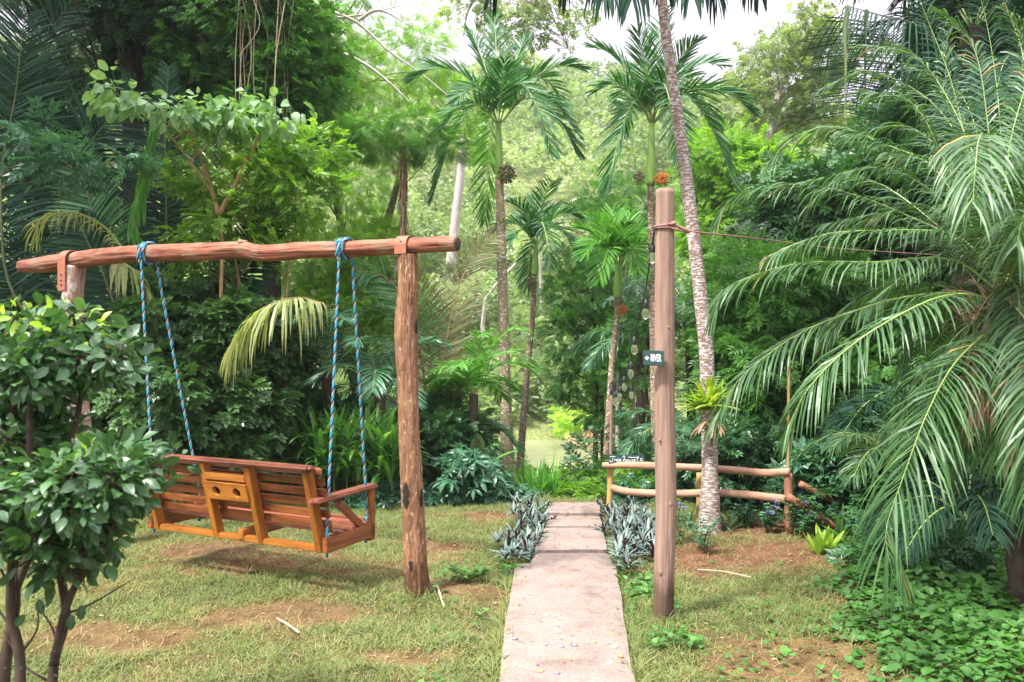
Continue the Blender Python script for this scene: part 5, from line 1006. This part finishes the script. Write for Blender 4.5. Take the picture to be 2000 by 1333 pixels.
# dark small-leaved shrub mass behind the swing
tree('small_leaf_shrub', 'dense dark shrub of tiny leaves behind the left ropes', 'shrub', [[(385, 960, 8.2), (390, 880, 8.2), (400, 760, 8.2), (395, 650, 8.2)]], [(330, 640, 8.2, 90, 90, .8), (440, 620, 8.4, 90, 80, .8), (380, 760, 8.0, 130, 110, .9), (480, 790, 8.3, 80, 90, .7), (290, 780, 8.3, 80, 110, .7), (400, 880, 8.1, 130, 70, .7)], TWR, 12500, .115, 'tiny', 'barkd', (.07, .03), 20, clump=.2, perclump=30, outward=1.0)
tree('small_leaf_shrub', 'dark tiny leaved shrub between the left post and foreground shrub', 'shrub', [[(120, 960, 8.6), (120, 860, 8.6), (110, 700, 8.6)]], [(40, 660, 8.6, 110, 110, .9), (180, 720, 8.5, 90, 110, .8), (110, 850, 8.5, 150, 110, .8), (230, 860, 8.6, 80, 90, .6)], TWR, 7500, .125, 'tiny', 'barkd', (.07, .03), 14, clump=.22, perclump=30)
tree('small_leaf_shrub', 'dark shrub of tiny leaves right behind the bench back', 'shrub', [[(560, 960, 8.9), (560, 860, 8.9), (560, 780, 8.9)]], [(540, 690, 9, 80, 90, .8), (620, 860, 9, 120, 80, .8), (520, 850, 8.8, 80, 90, .7)], TWR, 5500, .12, 'tiny', 'barkd', (.06, .03), 10, clump=.22, perclump=30)
# centre, beyond the lawn
tree('slope_tree', 'medium green leafy tree with twin grey trunks right of the river view', 'tree', [[(1165, 1010, 12.3), (1163, 880, 12.3), (1166, 760, 12.3), (1160, 600, 12.3)], [(1172, 1000, 12.5), (1178, 900, 12.5), (1176, 760, 12.5), (1190, 640, 12.5)]], [(1130, 580, 12.5, 62, 60, .7), (1110, 660, 12.3, 50, 50, .5), (1180, 640, 12.6, 60, 60, .7), (1150, 740, 12.5, 75, 50, .6), (1190, 800, 12.5, 55, 50, .5), (1130, 520, 12.7, 45, 40, .5), (1215, 720, 12.8, 60, 60, .6)], TWC, 1900, .17, 'mid', 'barkd', (.05, .02), 40, limr=.014, clump=.22, perclump=18)
tree('slope_tree', 'feathery pale green tree behind the thin red fruited palm', 'tree', [[(1205, 1000, 13), (1210, 800, 13), (1215, 600, 13)]], [(1190, 520, 13, 60, 50, .9), (1245, 590, 13, 60, 70, .9), (1170, 440, 13.5, 60, 50, .9), (1230, 400, 14, 80, 50, 1)], FEA, 1500, .26, 'mid', 'barkp', (.05, .02), 16, limr=.016, clump=.35)
for k_, (x_, x2, d, rr_, lb) in enumerate(((1204, 1207, 10.9, .035, 'thin grey trunk just right of the thin support pole'), (1231, 1237, 11.6, .03, 'pale spotted sapling trunk left of the dark curved trunk'), (1281, 1262, 10.2, .04, 'dark slanting sapling trunk low behind the tall post'))):
    tree('sapling', lb, 'tree', [[(x_, 1010, d), (x_+2, 900, d), (x2, 780, d), (x2+4, 660, d)]], [(x2, 640, d, 30, 30, .3), (x2-10, 730, d, 30, 24, .3)], TWC, 160, .18, 'mid', 'barkp' if k_ < 2 else 'barkd', (rr_, rr_*.7), 6, limr=.008)
tree('bank_tree', 'pale trunked tree on the slope left of the tall palm', 'tree', [[(880, 520, 24), (893, 400, 24), (903, 300, 24), (906, 210, 24)]], [(905, 200, 24, 60, 40, 1.4), (870, 260, 24, 50, 30, 1), (930, 290, 24, 40, 30, 1)], TWF, 260, .4, 'bright', 'barkp', (.16, .09), 14, limr=.05, clump=.6)
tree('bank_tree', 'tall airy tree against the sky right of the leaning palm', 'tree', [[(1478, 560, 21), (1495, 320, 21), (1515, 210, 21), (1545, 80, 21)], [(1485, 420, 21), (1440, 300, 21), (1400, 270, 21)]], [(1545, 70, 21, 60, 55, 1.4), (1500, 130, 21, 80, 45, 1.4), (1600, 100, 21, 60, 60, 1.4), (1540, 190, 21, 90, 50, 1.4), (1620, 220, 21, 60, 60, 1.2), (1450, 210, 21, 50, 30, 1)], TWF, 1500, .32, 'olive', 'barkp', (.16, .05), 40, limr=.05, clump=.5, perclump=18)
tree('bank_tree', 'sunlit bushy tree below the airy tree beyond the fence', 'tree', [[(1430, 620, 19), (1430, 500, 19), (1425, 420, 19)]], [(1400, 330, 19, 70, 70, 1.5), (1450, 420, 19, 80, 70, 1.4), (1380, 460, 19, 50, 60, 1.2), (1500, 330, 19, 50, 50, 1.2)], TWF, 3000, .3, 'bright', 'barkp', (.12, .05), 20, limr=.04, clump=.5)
tree('overhanging_tree', 'airy grey green branches hanging into the top centre', 'tree', [[(940, -260, 12), (985, -60, 12), (1075, 30, 12), (1110, 95, 12)], [(985, -60, 12), (920, 10, 12), (905, 70, 12)]], [(930, 20, 12, 50, 40, .7), (1010, 50, 12, 60, 45, .8), (1080, 30, 12, 70, 40, .8), (1120, 75, 12, 40, 40, .5), (1000, -30, 12, 160, 40, 1)], TWF, 620, .16, 'olive', 'barkp', (.035, .01), 34, limr=.012, clump=.28, perclump=14)
ov = MB()
for pth in ([(600, 10), (690, 40), (760, 100), (830, 150), (900, 210)], [(640, 90), (720, 130), (790, 190), (850, 260)], [(590, -20), (640, 30), (700, 30), (790, 10)], [(620, 20), (650, 70), (640, 120)], [(700, 40), (740, 20), (800, 50)]):
    tube(ov, [P(x, y, 11.2) for x, y in pth], .026, .006, n=26, k=7, noise=.1, seed=pth[0][0]*.01, cap=False)
tag(ov.build('bare_branches', M['barkp']), 'long bare pale branches reaching across the upper centre left', 'branches')
# right side masses
tree('glossy_tree', 'dark glossy leafed tree between the leaning trunk and the big palm', 'tree', [[(1560, 1000, 9), (1555, 820, 9), (1550, 650, 9), (1560, 500, 9)]], [(1480, 560, 9, 90, 80, .9), (1600, 600, 9.2, 100, 90, .9), (1480, 700, 8.8, 90, 80, .8), (1600, 760, 8.9, 110, 90, .8), (1700, 660, 9, 90, 110, .9), (1430, 640, 9, 50, 80, .6), (1450, 800, 8.8, 60, 60, .6)], TWC, 9500, .2, 'mid', 'barkd', (.09, .04), 26, clump=.3, perclump=26)
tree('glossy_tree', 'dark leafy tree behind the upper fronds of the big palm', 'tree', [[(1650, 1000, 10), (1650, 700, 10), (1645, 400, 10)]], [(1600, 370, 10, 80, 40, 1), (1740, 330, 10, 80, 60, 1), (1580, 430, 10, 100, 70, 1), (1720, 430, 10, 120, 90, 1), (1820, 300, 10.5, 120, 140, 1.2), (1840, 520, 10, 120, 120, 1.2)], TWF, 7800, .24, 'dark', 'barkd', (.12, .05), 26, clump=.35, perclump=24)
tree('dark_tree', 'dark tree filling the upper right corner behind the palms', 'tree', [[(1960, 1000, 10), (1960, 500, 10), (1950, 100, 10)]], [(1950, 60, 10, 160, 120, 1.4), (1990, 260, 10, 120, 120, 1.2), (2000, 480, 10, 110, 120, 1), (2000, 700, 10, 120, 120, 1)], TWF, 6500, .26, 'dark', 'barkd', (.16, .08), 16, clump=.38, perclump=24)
def shrub(label, px, py, d, rx, ry, rd, n, size, lm, tp=TWF, name='leafy_shrub', lim=12, **kw):
    return tree(name, label, 'shrub', [[(px, py+ry, d), (px, py+ry*.3, d), (px+3, py, d)]], [(px-rx*.4, py+ry*.15, d, rx*.6, ry*.8, rd), (px+rx*.4, py+ry*.2, d, rx*.6, ry*.75, rd), (px, py-ry*.2, d, rx*.7, ry*.75, rd)], tp, n, size, lm, 'bark', (.02, .01), lim, limr=.009, **kw)
shrub('leafy green shrub growing against the corner fence post', 1600, 915, 7.35, 80, 55, .35, 330, .13, 'cool', WH, clump=.12, perclump=5, lim=20)
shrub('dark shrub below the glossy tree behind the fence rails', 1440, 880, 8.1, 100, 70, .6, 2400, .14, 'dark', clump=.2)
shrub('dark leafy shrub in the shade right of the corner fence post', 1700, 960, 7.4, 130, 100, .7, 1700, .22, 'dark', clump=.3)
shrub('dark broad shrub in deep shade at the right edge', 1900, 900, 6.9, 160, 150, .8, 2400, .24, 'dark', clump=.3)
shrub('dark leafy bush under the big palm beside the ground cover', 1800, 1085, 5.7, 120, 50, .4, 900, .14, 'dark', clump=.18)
shrub('round glossy leafed shrub at the lawn edge left of the tall palm', 912, 930, 8.3, 58, 62, .32, 260, .14, 'cool', WH, clump=.1, perclump=4, droop=.9)
shrub('low glossy shrub right beside the round shrub at the lawn edge', 960, 955, 8.4, 34, 45, .25, 140, .13, 'cool', WH, clump=.1, perclump=4, droop=.8)
shrub('dark fine leafed bush behind the bark post', 860, 850, 9.1, 80, 80, .5, 1700, .12, 'dark', clump=.2)
shrub('broad leafed bush spreading over the slope left of the broken path edge', 1120, 972, 10.8, 80, 14, .5, 240, .18, 'mid', WH, clump=.18, perclump=9)
shrub('pale leafed weeds along the lawn edge behind the bark post', 780, 975, 8.2, 120, 22, .3, 420, .1, 'cool', WH, clump=.12, perclump=6)
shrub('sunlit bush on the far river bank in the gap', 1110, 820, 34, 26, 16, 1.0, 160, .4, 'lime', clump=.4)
# far orange earth bank
mb = MB(); lump(mb, P(1165, 862, 37.0), (1.8, 1.0, .55), 5, 30, .4); lump(mb, P(1100, 868, 37.2), (1.2, .8, .3), 9, 30, .4)
m, t, b, out = newmat('orange earth'); n1 = noise(t, nd(t, 'TexCoord').outputs['Object'], 1.5, 6); t.links.new(ramp(t, n1, [(.35, (.34, .14, .07)), (.55, (.45, .27, .15)), (.7, (.2, .22, .08))]), b.inputs['Base Color']); b.inputs['Roughness'].default_value = .95
tag(mb.build('river_bank', m), kind='structure')

# ---------------------------------------------------------------- strap leaved plants
def strap_leaf(mb, c, dr, ln, wd, bend, rnd, seg=6, mat=0, fold=.25):
    a = np.array(dr)/np.linalg.norm(dr); hz = np.array([a[0], a[1], 0]); hz = hz/(np.linalg.norm(hz)+1e-6); side = np.cross(hz, UP)
    rows = []; at = []; p = np.array(c, float); d_ = a.copy()
    for i_ in range(seg+1):
        s_ = i_/seg; w_ = wd*.5*(math.sin(math.pi*(.12+.88*s_))**.7 if s_ < 1 else 0.02); nrm_ = np.cross(side, d_)
        rows += [p-side*w_+nrm_*w_*fold*(-1), p+0*side, p+side*w_+nrm_*w_*fold*(-1)]; at += [(rnd, -1, s_), (rnd, 0, s_), (rnd, 1, s_)]
        p = p+d_*ln/seg; d_ = d_-UP*bend/seg; d_ /= np.linalg.norm(d_)
    i_ = np.arange(seg)[:, None]*3; j_ = np.arange(2)[None]; q = np.stack([i_+j_, i_+j_+1, i_+4+j_, i_+3+j_], -1).reshape(-1, 4)
    mb.add(rows, q, np.full(len(q), 4), np.array(at), mat)
def strap_plant(name, label, cat, cpts, nl, ln, wd, bend, mat, tilt=(.3, 1.2), group=None, spread=.02, stem=0):
    root_loc = cpts[0]; mb = MB(); root = thing(name, root_loc, label, cat, group); sm = MB()
    for c in cpts:
        for i_ in range(nl):
            a = i_*2.4+rng.normal()*.3; el = rng.uniform(*tilt); h_ = stem*(.35+.65*i_/nl); dr = (math.cos(a), math.sin(a), math.tan(min(el, 1.5)))
            strap_leaf(mb, np.array(c)+np.array([math.cos(a), math.sin(a), 0])*spread+UP*h_, dr, ln*rng.uniform(.7, 1.15), wd*rng.uniform(.8, 1.15), bend*rng.uniform(.6, 1.4), min(1, max(0, rng.normal(.5, .25))))
        if stem: tube(sm, [c, np.array(c)+UP*stem], .01, .007, n=8, k=6)
        else: tube(sm, [np.array(c)-UP*.01, np.array(c)+UP*.03], .012, .008, n=4, k=6)
    mb.build('leaves', M[mat], root); sm.build('stem', M['rachisd'], root); return root
def gnd(px, d): x = (px-1000)/F*d; return np.array([x, d, float(H(x, d))])
sp_l = ['tall strap leafed plant left of the right swing ropes', 'tall strap leafed plant between the two right ropes', 'tall strap leafed plant just left of the bark post', 'leaning strap leafed plant behind the bench armrest', 'strap leafed plant behind the middle of the bench', 'strap leafed plant with arching leaves behind the left half of the bench', 'strap leafed plant beside the pale weathered post', 'low strap leafed plant behind the right end of the bench top rail', 'broad strap leafed plant with bright leaves between the bench armrest and the bark post', 'tall narrow strap leafed plant behind the cup holder of the bench']
for lb, (x_, d) in zip(sp_l, ((590, 8.45), (665, 8.3), (745, 8.2), (700, 8.6), (520, 8.5), (300, 8.5), (215, 8.3), (630, 8.3), (720, 8.15), (470, 8.4))):
    cs_ = [gnd(x_+rng.uniform(-22, 22), d+rng.uniform(-.15, .15)) for _ in range(5)]
    strap_plant('strap_plant', lb, 'plant', cs_, 20, .55, .05, 1.2, 'mid' if x_ % 20 else 'strap', (.5, 1.45), 'strap leafed plants along the back of the lawn', stem=.6)
strap_plant('grass_clump', 'bright green grassy clump at the head of the path', 'plant', [gnd(x_, 8.9) for x_ in (1028, 1045, 1062, 1080)], 22, .5, .022, .9, 'palmb', (.9, 1.5))
strap_plant('grass_clump', 'small green tuft at the bottom of the leaning palm trunk', 'plant', [gnd(1345, 7.0), gnd(1420, 7.0), gnd(1460, 7.1)], 14, .2, .02, 1.2, 'cool', (.4, 1.4))
strap_plant('pale_plant', 'small pale yellow green plant on the bare soil at right', 'plant', [gnd(1598, 6.15), gnd(1610, 6.2)], 9, .22, .055, .5, 'lime', (.9, 1.45), spread=.01)
strap_plant('edge_plant', 'green strap plant beside the foot of the sloping fence rail', 'plant', [gnd(1655, 6.5), gnd(1640, 6.7), gnd(1690, 6.4)], 14, .26, .035, 1.2, 'mid', (.4, 1.4))
# oyster plants beside the path
def oyster(label, rows, n, sc_=1.0):
    mb = MB(); c0 = gnd(rows[0][0], EYE*F/(rows[0][1]-HZ)); root = thing('oyster_plant', c0, label, 'plant', 'grey purple strap plants edging the path')
    for (px, py) in rows:
        for _ in range(n):
            c = G(px+rng.normal()*13, py+rng.normal()*9); c[2] = float(H(c[0], c[1]))+rng.uniform(.0, .10)*sc_; ah = rng.uniform(0, 6.28)
            for i_ in range(13):
                a = ah+i_*2.4; el = rng.uniform(.15, 1.3); strap_leaf(mb, c+UP*.035*(i_/13), (math.cos(a), math.sin(a), math.tan(el)), .15*sc_*rng.uniform(.6, 1.1), .021, .8, rng.random(), 4)
    mb.build('leaves', M['oyster'], root)
oyster('grey purple strap plant left of the path, the nearer clump', [(995, 1090), (1025, 1082), (1008, 1066), (1045, 1070)], 6)
oyster('grey purple strap plant left of the path, at its far end', [(1035, 1022), (1052, 1035), (1018, 1012), (1064, 1012)], 6)
oyster('grey purple strap plant right of the path, the nearer and larger clump', [(1215, 1096), (1245, 1094), (1262, 1078), (1228, 1075), (1208, 1070), (1258, 1058)], 6, 1.05)
oyster('grey purple strap plant right of the path, below the yellow fence post', [(1196, 1018), (1218, 1030), (1240, 1016), (1205, 1046), (1232, 1045), (1255, 1034)], 6, 1.0)
# weeds with violet flowers round the fence
def weed(label, px, d, h_, n, flowers=0, mat='cool'):
    c = gnd(px, d); root = thing('flowering_weed' if flowers else 'leafy_weed', c, label, 'plant'); mb = MB(); fm = MB(); st = MB()
    for _ in range(n):
        a = rng.uniform(0, 6.28); e_ = c+np.array([math.cos(a)*rng.uniform(.02, .16), math.sin(a)*.12, h_*rng.uniform(.6, 1.05)]); b0 = c+np.array([math.cos(a)*.03, math.sin(a)*.03, 0]); md = (b0+e_)/2+rdir(1)[0]*.02
        tube(st, [b0, md, e_], .004, .002, n=8, k=5, cap=False); pth = catmull([b0, md, e_], 14)
        for q in pth[3:]:
            for s_ in (0, 1):
                a2 = rng.uniform(0, 6.28); scatter(mb, OVAL, q[None], np.array([[math.cos(a2), math.sin(a2), .25]]), UP[None]+rdir(1)*.3, rng.uniform(.04, .075), np.array([rng.random()]), W=.42)
        if flowers and rng.random() < flowers:
            fm = MB()
            for k_ in range(5):
                a3 = k_*1.257; scatter(fm, OVAL, e_[None], np.array([[math.cos(a3), -.25, math.sin(a3)]]), np.array([[0, -1, .2]]), .017, np.array([rng.random()]), W=1.4)
            fm.build('flower', M['flower'], root)
    st.build('stems', M['rachisd'], root); mb.build('leaves', M[mat], root, smooth=False)
weed('slim weed growing in front of the leaning palm trunk', 1372, 6.3, .34, 5)
weed('weed with a violet flower just right of the tall post', 1326, 6.5, .38, 4, .6)
weed('leafy weed with violet flowers left of the corner fence post', 1500, 6.9, .26, 7, .7)
weed('leafy weed with violet flowers at the foot of the corner fence post', 1560, 6.7, .28, 7, .3, 'dark')
weed('low leafy weeds behind the leaning trunk by the lower rail', 1440, 7.1, .24, 9)
weed('spindly seedling beside the right swing post', 905, 5.35, .13, 4, 0, 'mid')
# big pale leaf and banana leaves at the back of the lawn
def paddle(label, px, py, d, ln, wd, dr, mat):
    mb = MB(); c = P(px, py, d); g_ = gnd(px, d); strap_leaf(mb, c, dr, ln, wd, .7, .6, 10, fold=.35); tube(mb, [g_, c], .012, .008, n=10, k=6, mat=1); tag(mb.build('broad_leaf_plant', [M[mat], M['rachis']]), label, 'plant')
paddle('single large blue grey leaf standing behind the round shrub', 930, 895, 8.8, .3, .17, (.05, -.2, 1), 'olive')
paddle('broad bright green leaf left of the tall palm trunk', 955, 905, 8.7, .36, .12, (.9, -.2, .8), 'palmb')
paddle('tall narrow bright leaf rising left of the bark post', 690, 870, 8.4, .5, .1, (.45, -.1, 1.0), 'palmb')
# bromeliad on the leaning trunk
bc = P(1384, 800, 6.84); br = thing('bromeliad', bc, 'lime green bromeliad perched on the leaning palm trunk', 'plant'); mb = MB()
for cc_, s_ in ((bc, 1), (P(1402, 800, 6.95), .9), (P(1368, 805, 6.9), .85), (P(1386, 780, 6.9), .8)):
    for i_ in range(26):
        a = i_*2.4; el = rng.uniform(.1, 1.45); strap_leaf(mb, cc_+UP*.02, (math.cos(a), math.sin(a)*.9-.15, math.tan(el)), .27*s_*rng.uniform(.7, 1.1), .042, .8, rng.random(), 6, fold=.4)
mb.build('leaves', M['brom'], br); mb = MB()
for i_ in range(34):
    a = rng.uniform(0, 6.28); strap_leaf(mb, bc+np.array([rng.uniform(-.06, .08), -.02, -.1]), (math.cos(a), math.sin(a)-.3, -.4), .2*rng.uniform(.6, 1.1), .03, 1.4, rng.random(), 5)
mb.build('dead_leaves', M['dead'], br)

# ---------------------------------------------------------------- foreground shrub at the left
fs = thing('foreground_shrub', (-1.75, 2.7, 0), 'large glossy dark leaved shrub close up at the left edge', 'shrub')
st = MB(); roots = [([(95, 1560, 2.75), (105, 1300, 2.75), (130, 1200, 2.75), (100, 1050, 2.75), (60, 900, 2.75), (60, 760, 2.8)], .02), ([(105, 1300, 2.75), (135, 1170, 2.7), (190, 1080, 2.65), (250, 960, 2.6)], .016), ([(-10, 1560, 2.9), (10, 1300, 2.9), (30, 1150, 2.9), (10, 950, 2.9), (40, 700, 2.9)], .026), ([(30, 1480, 2.7), (40, 1300, 2.7), (20, 1180, 2.7), (30, 1000, 2.7)], .022), ([(30, 1150, 2.9), (90, 1000, 2.9), (150, 820, 2.9), (160, 720, 2.9)], .018)]
tw_ = []
for pth, r_ in roots: q = [P(*a) for a in pth]; tube(st, q, r_, r_*.45, n=24, k=9, noise=.1, seed=r_*50, rnd=rng.random())
rs = np.random.default_rng(4); bl = []
for (x0, x1, y0, y1, d_, cnt, r_) in ((-60, 180, 635, 735, 2.85, 15, .075), (160, 240, 670, 735, 2.85, 6, .035), (-50, 125, 740, 890, 2.95, 24, .055), (225, 290, 690, 720, 2.85, 3, .02), (290, 335, 880, 915, 2.6, 3, .018), (0, 200, 1060, 1110, 2.6, 6, .035), (-20, 180, 610, 640, 2.85, 6, .03), (-40, 235, 905, 1010, 2.6, 18, .075), (200, 285, 885, 945, 2.6, 6, .035), (-40, 190, 1000, 1070, 2.6, 9, .07)):
    for _ in range(cnt):
        r2_ = r_*rs.uniform(.7, 1.3); bl.append((P(rs.uniform(x0, x1), rs.uniform(y0, y1), d_+rs.uniform(-.22, .22)), r2_*1.2, r2_*1.2, r2_*.8))
sh = MB(); cc = crown(sh, bl, OVAL, 6200, .047, clump=.085, perclump=5, droop=.12, flat=.9, shell=.1, szj=.6, W=.52)
p_all = np.vstack([catmull([P(*a) for a in pth], 30)[8:] for pth, _ in roots])
hubs = []
for q_ in bl:
    e_ = np.array(q_[0]); dd_ = np.linalg.norm(p_all-e_, axis=1)+np.maximum(0, p_all[:, 2]-e_[2])*2; s_ = p_all[np.argmin(dd_)]; md = (s_+e_)/2+rdir(1)[0]*.04
    tube(st, [s_, md, e_], .009, .004, n=12, k=6, cap=False, rnd=rng.random()); hubs.append(catmull([s_, md, e_], 12)[6:])
hubs = np.vstack(hubs)
for e_ in cc:
    s_ = hubs[np.argmin(np.linalg.norm(hubs-e_, axis=1)+np.maximum(0, hubs[:, 2]-e_[2]))]
    tube(st, [s_, (s_+e_)/2+rdir(1)[0]*.015, e_], .0035, .0015, n=6, k=4, cap=False, rnd=rng.random())
for _ in range(26):   # bare lower twigs
    s_ = p_all[rng.integers(len(p_all))]; 
    if s_[2] > .9: continue
    e_ = s_+np.array([rng.uniform(-.2, .25), rng.uniform(-.1, .1), rng.uniform(.1, .3)]); tube(st, [s_, (s_+e_)/2+rdir(1)[0]*.03, e_], .005, .002, n=8, k=5, cap=False, rnd=rng.random())
st.build('stems', M['barkd'], fs); o_ = sh.build('leaves', M['shrub'], fs)
sh = MB(); hi = [(P(40, 625, 2.85), .2, .2, .04), (P(140, 645, 2.8), .14, .15, .04), (P(170, 905, 2.55), .12, .12, .04), (P(80, 930, 2.5), .14, .05, .08)]; crown(sh, hi, OVAL, 200, .042, clump=.07, perclump=4, droop=-.25, shell=.2, W=.45); o_ = sh.build('leaves', M['shrubnew'], fs); o_['label'] = 'fresh yellow green leaves on top'
# twiggy lower stems with a few hanging leaves
sh = MB()
for (x_, y_) in ((75, 1170), (50, 1200), (20, 1120), (160, 1180), (140, 1200), (100, 1130), (210, 1100), (230, 1080), (190, 1110)):
    scatter(sh, OVAL, P(x_, y_, 2.68)[None], np.array([[rng.normal()*.3, -.2, -1]]), np.array([[.4, -1, .3]]), .055, np.array([rng.random()*.4]), W=.55)
sh.build('low_leaves', M['shrub'], fs)

# ---------------------------------------------------------------- hazy air
bm = bmesh.new(); bmesh.ops.create_cube(bm, size=1)
for v in bm.verts: v.co = Vector((v.co.x*660, v.co.y*480+190, v.co.z*90+38))
me = bpy.data.meshes.new('haze'); bm.to_mesh(me); bm.free(); hz_ = bpy.data.objects.new('haze', me); COL.objects.link(hz_)
m = bpy.data.materials.new('hazy air'); m.use_nodes = True; t = m.node_tree; t.nodes.clear(); out = t.nodes.new('ShaderNodeOutputMaterial'); v = t.nodes.new('ShaderNodeVolumePrincipled')
v.inputs['Color'].default_value = (.93, .95, 1, 1); v.inputs['Density'].default_value = .0008; v.inputs['Anisotropy'].default_value = .2; t.links.new(v.outputs[0], out.inputs['Volume']); me.materials.append(m)
tag(hz_, 'pale humid haze hanging over the valley', 'haze', kind='stuff')
